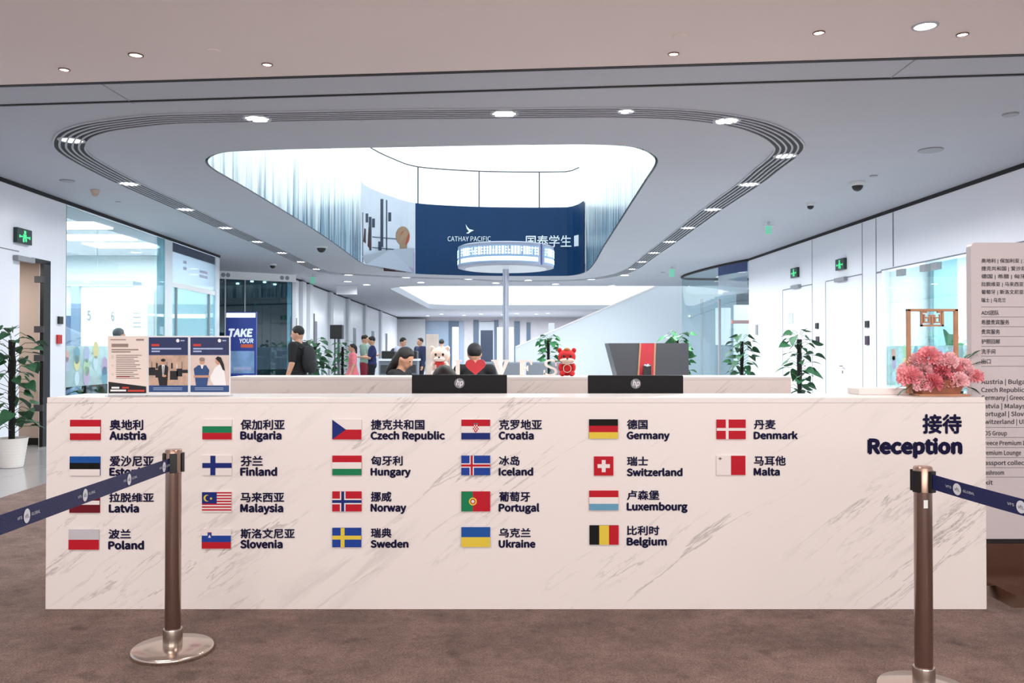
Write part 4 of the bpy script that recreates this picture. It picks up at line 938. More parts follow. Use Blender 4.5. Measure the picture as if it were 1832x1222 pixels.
def pic2(mb, x0, x1, y0, y1):
    PQ(mb, x0, x1, y0, y1, 1, 7)
    PPoly(mb, [(x0 + 6, y0 + 24), (x0 + 14, y0 + 18), (x0 + 28, y0 + 18), (x0 + 34, y0 + 27), (x0 + 30, y1), (x0 + 10, y1)], 3, 2)
    PPoly(mb, [(x0 + 18, y0 + 17), (x0 + 24, y0 + 17), (x0 + 22, y0 + 24), (x0 + 20, y0 + 24)], 4, 10)
    PDisc(mb, x0 + 21, y0 + 11, 4.4, 6, 4, 9); PDisc(mb, x0 + 21, y0 + 7.5, 5, 3.6, 5, 3); PQ(mb, x0 + 6, x0 + 34, y0 + 36, y0 + 40, 5, 9)
    PPoly(mb, [(x0 + 44, y0 + 22), (x0 + 52, y0 + 17), (x0 + 60, y0 + 22), (x0 + 64, y1), (x0 + 42, y1), (x0 + 36, y0 + 44), (x0 + 36, y0 + 38)], 3, 10)
    PDisc(mb, x0 + 49, y0 + 10, 4.5, 6.5, 5, 9); PPoly(mb, [(x0 + 45, y0 + 6), (x0 + 49, y0 + 2), (x0 + 55, y0 + 4), (x0 + 60, y0 + 16), (x0 + 62, y0 + 28), (x0 + 58, y0 + 26), (x0 + 53, y0 + 14)], 6, 8)
poster(266.5, 336.5, 603.5, 701.5, 'navy poster with a suited man before a waiting hall, middle of the three notices', pic1)
poster(341, 410, 603.5, 701.5, 'blue poster with two people talking, rightmost of the three notices', pic2)

# ============================================================ DIRECTORY SIGN (right)
SD = 4.62
sgn_t = thing('directory_sign', 'tall pale directory board on a dark metal base right of the desk', 'sign', (P(1835, 900, SD).x, SD, 0))
x0 = P(1738, 600, SD).x; x1 = x0 + .66; zt_, zb_ = P(0, 434, SD).z, P(0, 968, SD).z
pts = rrect(x0, x1, zb_, zt_, .025, 0, 5)
MB().prism([(p.x, SD, p.y) for p in pts], (0, .05, 0)).build('board', mat('sign_board', (206, 198, 200), .35), sgn_t)
MB().box(x0 + .01, x1 - .01, SD - .004, SD + .054, zb_ - .012, zb_ + .012).build('lower_trim', M_BLACK, sgn_t)
MB().box(x0 + .02, x1 - .02, SD - .01, SD + .06, .06, zb_ - .012).build('pedestal', M_REFLSTEEL, sgn_t)
mb = MB().hexa([(x0 + .08, 4.385, .008), (x1 + .1, 4.385, .008), (x1 + .1, 5.0, .008), (x0 + .08, 5.0, .008), (x0 + .12, 4.42, .06), (x1 + .06, 4.42, .06), (x1 + .06, 4.96, .06), (x0 + .12, 4.96, .06)])
mb.build('base_plate', mat('base_plate_brown', (120, 96, 84), .3, 1.0), sgn_t)
fs_ = lambda u, v: (lambda p: Vector((p.x, SD - .0015, p.z)))(P(u, -v, SD))
M_ST = mat('sign_text', (52, 44, 50), .5)
for body, yy in (('奥地利 | 保加利亚 | 加拿大', 467), ('捷克共和国 | 爱沙尼亚', 481), ('德国 | 希腊 | 匈牙利 |', 495), ('拉脱维亚 | 马来西亚 |', 509), ('葡萄牙 | 斯洛文尼亚 |', 523), ('瑞士 | 乌克兰', 537.5)):
    mb = MB(); text_to(mb, body, fs_, 1755.5, 1755.5 + 7.2 * len(body) + (2 if '捷' in body else -14 if '|' in body else 0), -yy - 4.5, -yy + 4.5, .008); mb.build('directory_line', M_ST, sgn_t, fix=False)
for body, yy in (('ADS团队', 559.5), ('希腊贵宾服务', 576.5), ('贵宾服务', 593.5), ('护照回邮', 611), ('洗手间', 629), ('出口', 646.5)):
    mb = MB(); text_to(mb, body, fs_, 1755.5, 1755.5 + 8.3 * len(body) - (10 if 'ADS' in body else 0), -yy - 4.3, -yy + 4.3, .008); mb.build('directory_line', M_ST, sgn_t, fix=False)
for body, yy in (('Austria | Bulgaria | Croatia', 683), ('Czech Republic | Estonia', 697.5), ('Germany | Greece | Hungary', 711.5), ('Latvia | Malaysia | Malta', 726.5), ('Portugal | Slovenia | Spain', 740.5), ('Switzerland | Ukraine', 754.5), ('ADS Group', 775), ('Greece Premium Lounge', 792.5), ('Premium Lounge', 810), ('Passport collection', 828), ('Washroom', 845.5), ('Exit', 863)):
    mb = MB(); text_to(mb, body, fs_, 1755.5, 1755.5 + 5.05 * len(body), -yy - 3.8, -yy + 3.8, .004, 'cap'); mb.build('directory_line', M_ST, sgn_t, fix=False)
mb = MB()
for yy in (549.5, 567.5, 585, 602.5, 620, 637.5, 655.5, 765, 783, 801, 819, 837, 854):
    q, q2 = fs_(1755, -yy), fs_(1930, -yy); mb.flat([q, (q2.x, q.y, q.z), (q2.x, q.y, q.z + .0025), (q.x, q.y, q.z + .0025)])
mb.build('divider_line', mat('sign_line', (124, 116, 120), .5), sgn_t, fix=False)

# ============================================================ CEILING FITTINGS
def disc_light(px, py, rad, label, group, energy=10, col=(.95, .98, 1), ring=M_CEIL, on=True, name='downlight'):
    c = B(px, py, CZ); t = thing(name, label, 'ceiling light', (c.x, c.y, CZ), 0, group)
    MB().lathe([(rad, -.001), (rad * 1.25, -.001), (rad * 1.22, -.012), (rad, -.014)], n=28, cap=False).build('trim_ring', ring, t, world=False, smooth=True)
    MB().lathe([(.001, -.006), (rad, -.006), (rad, -.001), (.001, -.001)], n=24).build('lens', M_LAMP if on else M_LGREY, t, world=False)
    if energy:
        l = bpy.data.lights.new('downlight_lamp', 'AREA'); l.shape = 'DISK'; l.size = rad * 1.6; l.energy = energy; l.color = col; l.spread = math.radians(165)
        o = bpy.data.objects.new('downlight_lamp', l); COL.objects.link(o); o.parent = t; o.location = (0, 0, -.02)
    return t
G1 = 'downlights along the slotted loop'
ringl = [(128, 250, 'at the loop\'s left tip'), (460, 211, 'on the loop\'s front edge, left one'), (902, 202, 'on the loop\'s front edge, centre'), (1120, 197.5, 'small one on the front edge right of centre'), (1300, 215, 'on the loop\'s front edge, right one'), (1405, 278, 'at the loop\'s right tip')]
for k, (px, py, s_) in enumerate(ringl): disc_light(px, py, .11 if k != 3 else .07, 'round bright downlight ' + s_, G1, (26, 50, 50, 20, 80, 110)[k])
ordn = ['nearest', 'second', 'third', 'fourth', 'fifth', 'sixth', 'seventh', 'eighth']
for k, (px, py) in enumerate(((231, 328), (332, 374), (403, 407), (460, 432), (504, 452), (538, 468), (566, 481))):
    disc_light(px, py, .12, 'round downlight, %s one along the left side of the slotted loop' % ordn[k], G1, 26)
for k, (px, py) in enumerate(((1340, 329), (1275, 374), (1231, 407), (1198, 432), (1170, 452), (1149, 468), (1131, 481))):
    disc_light(px, py, .12, 'round downlight, %s one along the right side of the slotted loop' % ordn[k], G1, 98)
for k, (px, py) in enumerate(((624, 491.5), (727, 496), (838, 499), (945, 501), (1058, 499.5), (1117, 492))):
    disc_light(px, py, .13, 'small downlight below the blue banner, %s from the left' % ['first', 'second', 'third', 'fourth', 'fifth', 'sixth'][k], G1, 60)
for k, (px, py) in enumerate(((622, 503.5), (656, 509), (753, 505), (887, 506), (994, 508), (1095, 511))):
    disc_light(px, py, .13, 'tiny downlight at the front rim of the rear skylight, %s from the left' % ['first', 'second', 'third', 'fourth', 'fifth', 'sixth'][k], 'downlights along the rear skylight', 30)
for k, (px, py) in enumerate(((830, 564), (860, 561.5), (900, 563), (925, 561), (960, 562), (980, 560.5), (790, 562), (765, 565))):
    disc_light(px, py, .16, 'tiny downlight in the farthest strip of ceiling', 'downlights in the farthest ceiling', 60)
WARM = (1, .88, .78); BR = mat('brown_trim', (108, 80, 68), .4)
for px, py, l, big in ((115, 123, 'dim recessed spotlight at the far left of the front ceiling', 0), (243, 97, 'recessed spotlight on the front ceiling, second from the left', 1), (478, 114, 'recessed spotlight on the front ceiling, third from the left', 0), (1205, 95, 'recessed spotlight on the front ceiling above the centre right', 0), (1465, 57, 'recessed spotlight with brown ring left of the brightest lamp', 0), (1655, 45, 'brightest large lamp on the front ceiling at upper right', 2), (1722, 60, 'recessed spotlight with brown ring just right of the brightest lamp', 0)):
    disc_light(px, py, (.035, .045, .07)[big], l, 'recessed spotlights in the front ceiling', (8, 10, 22)[big], WARM, BR if big < 2 else M_CEIL)
for px, py, l, r_ in ((383, 90, 'blank round cover plate on the front ceiling left of the middle', .05), (1217, 64, 'blank round cover plate on the front ceiling above the right spotlight', .05), (120, 323, 'flat round ceiling speaker above the left glass office', .09), (1665, 268, 'flat round ceiling speaker at the right, the larger one', .13), (1808, 204, 'small flat ceiling disc near the right picture edge', .07), (212, 361, 'small white sprinkler cover near the left office glass', .04), (1186, 487, 'small dark ceiling disc beyond the right lamps', .06), (1563, 314, 'small flat disc right of the black dome camera', .05)):
    c = B(px, py, CZ); tag(MB().lathe([(.001, -.014), (r_ * .95, -.014), (r_, -.008), (r_, -.0005), (.001, -.0005)], c, 28).build('ceiling_disc', M_GREY if 'speaker' in l or 'dark' in l or 'small flat' in l else (MATS['front_ceiling_paint'] if 'blank' in l else M_CEIL), smooth=True), l, 'ceiling cover')
def dome(px, py, r, label, dark=True, name='dome_camera', cat='security camera'):
    c = B(px, py, CZ); t = thing(name, label, cat, (c.x, c.y, CZ))
    MB().lathe([(r, -.001), (r, -.02), (r * .8, -.05), (.001, -.05)], n=24).build('housing', M_LGREY if dark else mat('detector_beige', (190, 172, 160), .5), t, world=False, smooth=True)
    mb = MB(); mb.lathe([(r * .72 * math.cos(a), -.05 - r * .72 * math.sin(a)) for a in (0, .4, .8, 1.2, 1.5)], n=24); mb.build('dome', M_BLACK if dark else mat('detector_beige2', (176, 158, 148), .5), t, world=False, smooth=True)
dome(575, 440, .13, 'black dome camera under the ceiling left of the banner'); dome(1534, 326, .10, 'black dome camera on the right ceiling near the wall edge'); dome(1450, 363, .07, 'small grey dome sensor behind the right black dome camera')
dome(170, 340, .06, 'beige smoke detector on the left ceiling', False, 'smoke_detector', 'smoke detector'); dome(488, 472, .10, 'small black dome camera above the glass shop front')
# ceiling exit lights
def hang_sign(px, py, w_, h_, label):
    c = B(px, py, CZ); t = thing('ceiling_exit_sign', label, 'exit sign', (c.x, c.y, CZ))
    MB().box(-.02, .02, -.01, .01, -.06, 0).box(-w_ * .75, w_ * .75, -.03, .03, -.07, -.05).build('bracket', M_LGREY, t, world=False)
    MB().box(-w_ / 2, w_ / 2, -.008, .008, -.07 - h_, -.07).build('sign_panel', mat('green_sign', (120, 200, 170), .4, emit=.35), t, world=False)
hang_sign(1375, 397, .11, .14, 'small green lit sign hanging from the right ceiling'); hang_sign(1202, 477, .14, .2, 'tiny pale green sign hanging far back at the right'); hang_sign(559, 491, .14, .2, 'tiny pale green sign hanging far back at the left')
c = B(620, 511, CZ)
tag(MB().box(c.x - .35, c.x + .35, c.y, c.y + .08, CZ - .30, CZ - .001).build('ceiling_projector_sign', mat('sign_grey_white', (205, 208, 214), .4)), 'small white hanging sign box below the far left ceiling', 'sign')

# wall exit signs, closers, readers
def wall_item(side, y, z, wy, hz, dp, name, label, cat, m, draw=None):
    x0_ = XL if side < 0 else XR; s = 1 if side < 0 else -1
    t = thing(name, label, cat, (xw(x0_, y), y, z)); mb = MB(); wq(mb, x0_, s, y - wy / 2, y + wy / 2, z - hz / 2, z + hz / 2, .001, dp); mb.build('case', m, t, bevel=.003)
    if draw: draw(t, x0_, s, y, z)
    return t
def exit_draw(t, x0_, s, y, z):
    mb = MB(); o = .056
    def q(a, b, c, d): wq(mb, x0_, s, y + a, y + b, z + c, z + d, o - .004, o)
    q(-.02, .03, .03, .075); q(-.04, .04, -.03, .025); q(-.05, -.01, -.08, -.03); q(.01, .05, -.07, -.03); q(-.12, -.05, -.02, 0); q(.05, .12, -.02, 0)
    q(-.135, -.11, -.03, .01); q(.11, .135, -.03, .01)
    mb.build('running_figure', M_GREENLIT, t)
def yz(px, py, side):
    D = (DL if side < 0 else DR)(px); return D, P(px, py, D).z
M_SIGN = mat('exit_sign_dark', (16, 46, 40), .3, emit=.03)
for side, px, py, l in ((-1, 36, 423, 'green emergency exit sign on the left wall above the door'), (1, 1425, 488, 'green exit sign above the farther right door'), (1, 1508, 473, 'green exit sign above the nearer right door')):
    y, z = yz(px, py, side); wall_item(side, y, z, .36, .20, .055, 'exit_sign', l, 'exit sign', M_SIGN, exit_draw)
for side, px, py, l in ((-1, 38, 464, 'grey door closer above the left door'), (1, 1427, 513, 'grey door closer over the farther right door'), (1, 1508, 500, 'grey door closer over the nearer right door')):
    y, z = yz(px, py, side); wall_item(side, y, z, .42, .07, .07, 'door_closer', l, 'door closer', M_GREY)
for side, px, py, l, m_, hz in ((-1, 106, 573, 'black card reader beside the left door', M_BLACK, .11), (-1, 104, 607, 'red fire alarm button beside the left door', mat('alarm_red', (190, 36, 34), .4), .13), (1, 1463, 583, 'black card reader between the two right doors', M_BLACK, .11), (1, 1553, 580, 'black card reader beside the right glass office', M_BLACK, .11), (1, 1464, 609, 'narrow dark switch below the card reader between the doors', mat('plum_switch', (58, 44, 62), .4), .15), (1, 1553, 609, 'narrow dark switch below the card reader by the glass office', MATS.get('plum_switch') or M_BLACK, .15), (1, 1355, 590, 'narrow grey switch plate left of the farther right door', M_GREY, .24)):
    y, z = yz(px, py, side); wall_item(side, y, z, .12, hz, .03, 'card_reader' if 'reader' in l else 'fire_alarm' if 'alarm' in l else 'wall_switch', l, 'card reader' if 'reader' in l else 'fire alarm' if 'alarm' in l else 'switch', MATS['plum_switch'] if 'dark switch' in l and 'plum_switch' in MATS else m_)
y, z = yz(1415, 569, 1); wall_item(1, y, z, .25, .22, .01, 'wall_notice', 'pale square notice on the farther right door', 'notice', M_LGREY)
y, z = yz(1508, 655, 1)
dh = thing('door_handle_set', 'steel lever handle on the nearer right door', 'door handle', (xw(XR, y), y, z))
mb = MB(); wq(mb, XR, -1, y - .10, y + .03, z - .01, z + .012, .04, .055); wq(mb, XR, -1, y - .01, y + .02, z - .01, z + .012, .001, .05); mb.build('lever', M_STEEL, dh)
mb = MB(); wq(mb, XR, -1, y - .02, y + .03, z - .13, z - .08, .001, .012); mb.build('lock_plate', M_STEEL, dh)

# ============================================================ LED KIOSK POLE
KD = 14.0; kx = P(905, 600, KD).x
kk = thing('ring_display', 'round lit display ring on a tall steel pole behind the desk', 'display', (kx, KD, 0))
MB().lathe([(.25, 0), (.25, .03), (.06, .05), (.06, .06)], (kx, KD, 0), 32).build('base', M_STEEL, kk, smooth=True)
MB().lathe([(.052, .05), (.052, P(905, 474, KD).z)], (kx, KD, 0), 24).build('pole', mat('pole_bluegrey', (170, 176, 192), .3, .6), kk, smooth=True)
RR = .80; z0, z1 = P(905, 471, KD - .8).z, P(905, 432.5, KD - .8).z
MB().lathe([(RR, z0), (RR, z1), (RR - .05, z1 + .02), (.001, z1 + .02)], (kx, KD, 0), 64, cap=False).lathe([(RR, z0), (RR - .06, z0 - .015), (.001, z0 - .015)], (kx, KD, 0), 64, cap=False).build('ring_shell', mat('ring_shell', (150, 160, 184), .35), kk, smooth=True)
M_LED = mat('led_white', (200, 220, 235), .5, emit=1.3); M_LED2 = mat('led_soft', (120, 146, 176), .5, emit=.5); M_LEDB = mat('led_blue', (40, 60, 150), .5)
def cyl_q(mb, a0, a1, z_0, z_1, r): 
    n = max(1, int(abs(a1 - a0) / .06)); vs = []
    for k in range(n + 1): a = a0 + (a1 - a0) * k / n; vs += [(kx + r * math.sin(a), KD - r * math.cos(a), z_0), (kx + r * math.sin(a), KD - r * math.cos(a), z_1)]
    mb.add(vs, [(2 * i, 2 * i + 2, 2 * i + 3, 2 * i + 1) for i in range(n)])
h = z1 - z0
for cen_ in (-.22, 1.10, 2.4, -1.5):
    hw = .95 if cen_ == -.22 else .55
    a0, a1 = cen_ - hw, cen_ + hw
    if cen_ == 1.10: a0 = .86
    if cen_ == -1.5: a1 = -1.24
    mb = MB(); cyl_q(mb, a0, a1, z0 + .08 * h, z0 + .88 * h, RR + .004); mb.build('screen', M_LED2, kk, fix=False)
    mb = MB(); cyl_q(mb, a0 + .03, a1 - .03, z0 + .14 * h, z0 + .34 * h, RR + .008)
    a = a0 + .04; r_ = random.Random(5)
    while a < a1 - .06:
        wd = .045; 
        for kq in range(3):
            zz = z0 + (.46 + .13 * kq) * h; 
            if r_.random() < .9: cyl_q(mb, a, a + wd, zz, zz + .07 * h, RR + .008)
        cyl_q(mb, a + (.0 if r_.random() < .5 else wd - .012), a + (.012 if r_.random() < .5 else wd), z0 + .44 * h, z0 + .82 * h, RR + .009); a += .062
    mb.build('screen_lettering', M_LED, kk, fix=False)
mb = MB(); cyl_q(mb, .78, .82, z0, z1, RR + .006); cyl_q(mb, 1.7, 1.74, z0, z1, RR + .006); mb.build('seam_light', M_LEDB, kk, fix=False)
MB().lathe([(.2, z0 - .02), (RR - .12, z0 - .02), (RR - .12, z0 - .016), (.2, z0 - .016)], (kx, KD, 0), 48).build('under_panel', mat('led_under', (190, 198, 206), .5, emit=.35), kk)

# ============================================================ COUNTER LETTERS & TOYS
LD = 7.46; M_CREAM = mat('cream_letter', (252, 244, 238), .4)
def lx(px): return P(px, 0, LD).x
def lz(py): return max(P(900, py, LD).z, BZ)
def letter(name, polys, label, m=M_CREAM):
    mb = MB()
    for pl in polys: mb.prism([(lx(a), LD, lz(b)) for a, b in pl], (0, .04, 0))
    tag(mb.build(name, m), label, 'letter', 'freestanding letters on the rear counter')
letter('letter_v', [[(879, 644), (894, 644), (894, 646.5), (890.5, 646.5), (897, 664), (903, 646.5), (899, 646.5), (899, 644), (913, 644), (913, 646.5), (910, 646.5), (899, 676), (893, 676), (882.5, 646.5), (879, 646.5)]], 'cream standing letter V on the rear counter, right of the heart')
letter('letter_f', [[(926, 644), (952, 644), (952, 653), (949.5, 653), (947, 647.5), (938, 647.5), (938, 657), (942, 657), (943, 654), (945, 654), (945, 664), (943, 664), (942, 660.5), (938, 660.5), (938, 673), (942, 673), (942, 676), (926, 676), (926, 673), (930, 673), (930, 647.5), (926, 647.5)]], 'cream standing letter F on the rear counter')
letter('letter_i', [[(812, 644), (826, 644), (826, 647), (822.5, 647), (822.5, 673), (826, 673), (826, 676), (812, 676), (812, 673), (815.5, 673), (815.5, 647), (812, 647)]], 'cream standing letter I partly hidden left of the heart')
mb = MB(); vs, fs = glyphs('S', .05); xa, xb = min(v[0] for v in vs), max(v[0] for v in vs); ya, yb = min(v[1] for v in vs), max(v[1] for v in vs)
mp = [Vector((lx(972) + (x - xa) / (xb - xa) * (lx(997) - lx(972)), 0, BZ + (y - ya) / (yb - ya) * (lz(643) - BZ))) for x, y in vs]
nV = len(mp); ed = {}
for f in fs:
    for i in range(len(f)): e = (f[i], f[(i + 1) % len(f)]); k = tuple(sorted(e)); ed[k] = None if k in ed else e
fs2 = [tuple(f) for f in fs] + [tuple(i + nV for i in f)[::-1] for f in fs] + [(e[1], e[0], e[0] + nV, e[1] + nV) for e in ed.values() if e]
mb.add([(p.x, LD, p.z) for p in mp] + [(p.x, LD + .04, p.z) for p in mp], fs2)
mb.prism([(lx(972.5), LD, lz(662)), (lx(975), LD, lz(662)), (lx(975), LD, lz(675)), (lx(972.5), LD, lz(675))], (0, .04, 0))
mb.prism([(lx(993), LD, lz(645)), (lx(995.5), LD, lz(645)), (lx(995.5), LD, lz(655)), (lx(993), LD, lz(655))], (0, .04, 0))
tag(mb.build('letter_s', M_CREAM), 'cream standing letter S beside the red plush toy', 'letter', 'freestanding letters on the rear counter')
hp = []
for k in range(40):
    t = 2 * PI * k / 40; hx = 16 * math.sin(t) ** 3; hy = 13 * math.cos(t) - 5 * math.cos(2 * t) - 2 * math.cos(3 * t) - math.cos(4 * t)
    hp.append((lx(851 + hx * 1.12), LD - .02, BZ + (hy + 17) / 29 * (lz(643) - BZ)))
mb = MB().prism(hp, (0, .05, 0)); tag(mb.build('heart_sign', mat('heart_red', (196, 34, 46), .4)), 'solid red heart standing on the rear counter before the letter V', 'heart ornament')
def toy(px, D, sc, label, col, mcol, red):
    c = P(px, 600, D); t = thing('plush_toy', label, 'plush toy', (c.x, D, BZ), 0, 'plush toys on the rear counter')
    mA = mat(col + '_plush', mcol, .9, bump=.6, bscale=120); mC = mat('cream_plush', (236, 218, 204), .9, bump=.6, bscale=120); mK = M_BLACK
    E = lambda n, m, L, par=t: [mb_ for mb_ in [MB()] if [mb_.ell(Vector(a) * sc, tuple(k * sc for k in b), 18, 12) for a, b in L]][0].build(n, m, par, world=False, smooth=True)
    body = E('body', mA, [((0, 0, .07), (.062, .05, .068)), ((-.045, -.04, .028), (.03, .045, .028)), ((.045, -.04, .028), (.03, .045, .028)), ((-.062, -.02, .085), (.022, .03, .04)), ((.062, -.02, .085), (.022, .03, .04))])
    hd = E('head', mA if red else mC, [((0, 0, .185), (.085, .065, .072))])
    E('ear', mA if red else mC, [((-.068, 0, .245), (.022, .014, .026))]); E('ear', mA if red else mC, [((.068, 0, .245), (.022, .014, .026))])
    E('muzzle', mC if red else mat('white_plush', (244, 236, 228), .9), [((0, -.055, .152), (.07 if red else .05, .03, .022))], hd)
    E('nose', mK, [((0, -.08, .168), (.010, .007, .007))], hd)
    for s in (-1, 1): E('eye', mK, [((s * .032, -.058, .192), (.011, .008, .013))], hd)
    if red:
        MB().lathe([(.034 * sc, -.004), (.04 * sc, -.004), (.04 * sc, .004), (.034 * sc, .004)], (0, -.056 * sc, .075 * sc), 24, cap=False, axis='y').build('bib_trim', mC, t, world=False)
        E('horn', mat('gold_plush', (176, 120, 66), .8), [((0, -.02, .255), (.03, .02, .018))])
        E('collar_tuft', mC, [((0, -.03, .125), (.05, .03, .012))])
    else:
        E('scarf', mat('scarf_red', (196, 50, 50), .8), [((0, -.03, .115), (.045, .035, .02)), ((-.01, -.06, .09), (.016, .010, .03))])
toy(1014, 7.45, .93, 'red plush lion toy sitting on the rear counter right of the letter S', 'red', (198, 36, 40), True)
toy(787, 7.45, 1.0, 'cream plush toy with round black eyes on the rear counter, left of the heart', 'cream2', (238, 224, 214), False)

# ============================================================ FURNITURE FAR
# dark podium
pd = thing('podium', 'dark grey tapered podium with red gold-edged panel behind the desk', 'podium', (P(1160, 600, 15.5).x, 15.5, 0))
D = 15.5; q0, q1, r0, r1 = P(1089, 614, D), P(1232, 614, D), P(1104, 672, D), P(1232, 672, D)
zt2 = q0.z; sl0 = (r0.x - q0.x) / (q0.z - r0.z); xb0 = q0.x + sl0 * zt2
M_PD = mat('podium_dark', (58, 58, 64), .35)
MB().hexa([(xb0, D, 0), (q1.x, D, 0), (q1.x, D + .7, 0), (xb0, D + .7, 0), (q0.x, D, zt2), (q1.x, D, zt2), (q1.x, D + .7, zt2), (q0.x, D + .7, zt2)]).build('body', M_PD, pd)
f = lambda a, b, off=.01: (lambda p: (p.x, D - off, p.z))(P(a, b, D))
MB().flat([f(1146, 614.5), f(1173, 614.5), f(1171, 690), f(1141, 690)]).build('red_panel', mat('panel_red', (170, 34, 44), .4, noise=(5, .15)), pd, fix=False)
MB().prism([f(1144, 614), f(1147, 614), f(1142, 690), f(1139, 690)], (0, -.01, 0)).prism([f(1170, 614), f(1173.5, 614), f(1171, 690), f(1168, 690)], (0, -.01, 0)).build('gold_edge', mat('gold_edge', (176, 126, 96), .4, .4), pd)
c = P(1158, 655, 15.3); kt = thing('telephone', 'black and silver telephone in front of the red podium panel', 'telephone', (c.x, 15.3, 0))
MB().box(c.x - .07, c.x + .07, 15.27, 15.38, 0, c.z + .0).build('stand', M_BLACK, kt); MB().ell((c.x, 15.32, c.z + .01), (.075, .06, .035)).build('handset', M_CHROME, kt, smooth=True)
# loudspeaker on stand
D = 20; c = P(602.5, 594, D); sp = thing('loudspeaker', 'square black loudspeaker mounted on a tripod stand behind the man in black', 'loudspeaker', (c.x, D, 0))
a, b = P(592, 581.5, D), P(613.5, 606.5, D)
MB().box(a.x, b.x, D - .12, D + .12, b.z, a.z).build('cabinet', mat('speaker_black', (22, 26, 38), .5), sp, bevel=.01)
MB().box(a.x + .02, b.x - .02, D - .125, D - .12, b.z + .02, a.z - .02).build('grille', M_BLACK, sp)
MB().tube([(c.x - .045, D, .55), (c.x - .045, D, b.z)], .016, 8).tube([(c.x + .045, D, .55), (c.x + .045, D, b.z)], .016, 8).box(c.x - .07, c.x + .07, D - .03, D + .03, .55, .62).build('pole', M_DKGREY, sp)
for k in range(3):
    a_ = PI / 2 + k * 2 * PI / 3 + PI / 6; MB().tube([(c.x, D, .60), (c.x + .45 * math.cos(a_), D + .45 * math.sin(a_), .012)], .012, 8).build('leg', M_DKGREY, sp)
# pull-up light box banner "TAKE"
D = 20.6; a, b = P(404, 558, D), P(458, 690, D)
lb = thing('light_box_banner', 'tall blue light box banner reading TAKE by the teal glass shop', 'banner', ((a.x + b.x) / 2, D, 0))
MB().box(a.x, b.x, D, D + .08, 0, a.z).build('body', mat('lightbox_blue', (44, 66, 150), .4), lb, bevel=.005)
MB().box(a.x - .1, b.x + .1, D - .1, D + .2, 0, .03).build('foot', M_LGREY, lb)
fl_ = lambda a_, b_, o=.004: (lambda p: (p.x, D - o, p.z))(P(a_, b_, D))
MB().flat([fl_(405, 568), fl_(457, 568), fl_(457, 560), fl_(405, 560)]).build('top_light', mat('lightbox_lamp', (245, 250, 255), .4, emit=1.5), lb, fix=False)
MB().flat([fl_(408, 668), fl_(455, 668), fl_(455, 628), fl_(408, 628)]).build('lower_picture', mat('lightbox_lower', (128, 164, 206), .4, noise=(3, .3)), lb, fix=False)
mb = MB(); text_to(mb, 'TAKE', lambda u, v: fl_(u, -v, .008), 408, 450, -602, -589, .02, 'cap', .15); text_to(mb, 'YOUR', lambda u, v: fl_(u, -v, .008), 428, 453, -613.5, -606, .01, 'cap', .1)
mb.flat([fl_(418, 656), fl_(450, 656), fl_(450, 664), fl_(418, 664)]); mb.build('banner_lettering', mat('lightbox_white', (236, 242, 250), .4, emit=.3), lb, fix=False)
MB().flat([fl_(431, 622, .008), fl_(453, 622, .008), fl_(453, 616, .008), fl_(431, 616, .008)]).build('orange_tag', mat('orange_tag', (216, 96, 60), .4), lb, fix=False)
# chrome gate posts
for k, px in enumerate((552, 564, 577, 590)):
    c = P(px, 646, 19.2); tag(MB().lathe([(.055, 0), (.055, .02), (.035, .03), (.035, c.z - .04), (.05, c.z - .04), (.05, c.z), (.001, c.z)], (c.x, 19.2, 0), 16).build('bollard', [M_CHROME], smooth=True), 'short chrome post right of the man in black, %s of four' % ['leftmost', 'second', 'third', 'rightmost'][k], 'post', 'chrome posts behind the man in black')
# grey waiting chairs behind the letters
def chair(px, D, label, m=None, w_=.55, hz=1.0):
    c = P(px, 600, D); t = thing('waiting_chair', label, 'chair', (c.x, D, 0), 0, 'grey chairs behind the rear counter')
    m = m or mat('chair_grey', (120, 130, 142), .7)
    MB().box(-w_/2, w_/2, -.28, .25, .38, .48).build('seat', m, t, world=False, bevel=.03)
    MB().hexa([(-w_/2, .18, .40), (w_/2, .18, .40), (w_/2, .28, .40), (-w_/2, .28, .40), (-w_/2, .26, hz), (w_/2, .26, hz), (w_/2, .34, hz), (-w_/2, .34, hz)]).build('backrest', m, t, world=False, bevel=.02)
    for sx in (-1, 1):
        for sy in (-.22, .2): MB().tube([(sx * (w_/2 - .05), sy, .38), (sx * (w_/2 - .03), sy, 0)], .015, 8).build('leg', M_CHROME, t, world=False)
    return t
for k, px in enumerate((872, 918, 962, 1006)): chair(px, 10.7, 'grey waiting chair behind the counter letters, %s from the left' % ['first', 'second', 'third', 'fourth'][k], hz=1.2, w_=.28)
for k, (px, dd) in enumerate(((160, 14.9), (186, 15.9))):
    c_ = chair(px, dd, 'dark grey chair inside the left glass office behind the leftmost notice, %s one' % ['nearer', 'farther'][k], mat('chair_slate', (70, 84, 96), .6), hz=.86, w_=.5); c_['group'] = 'chairs in the left glass office'
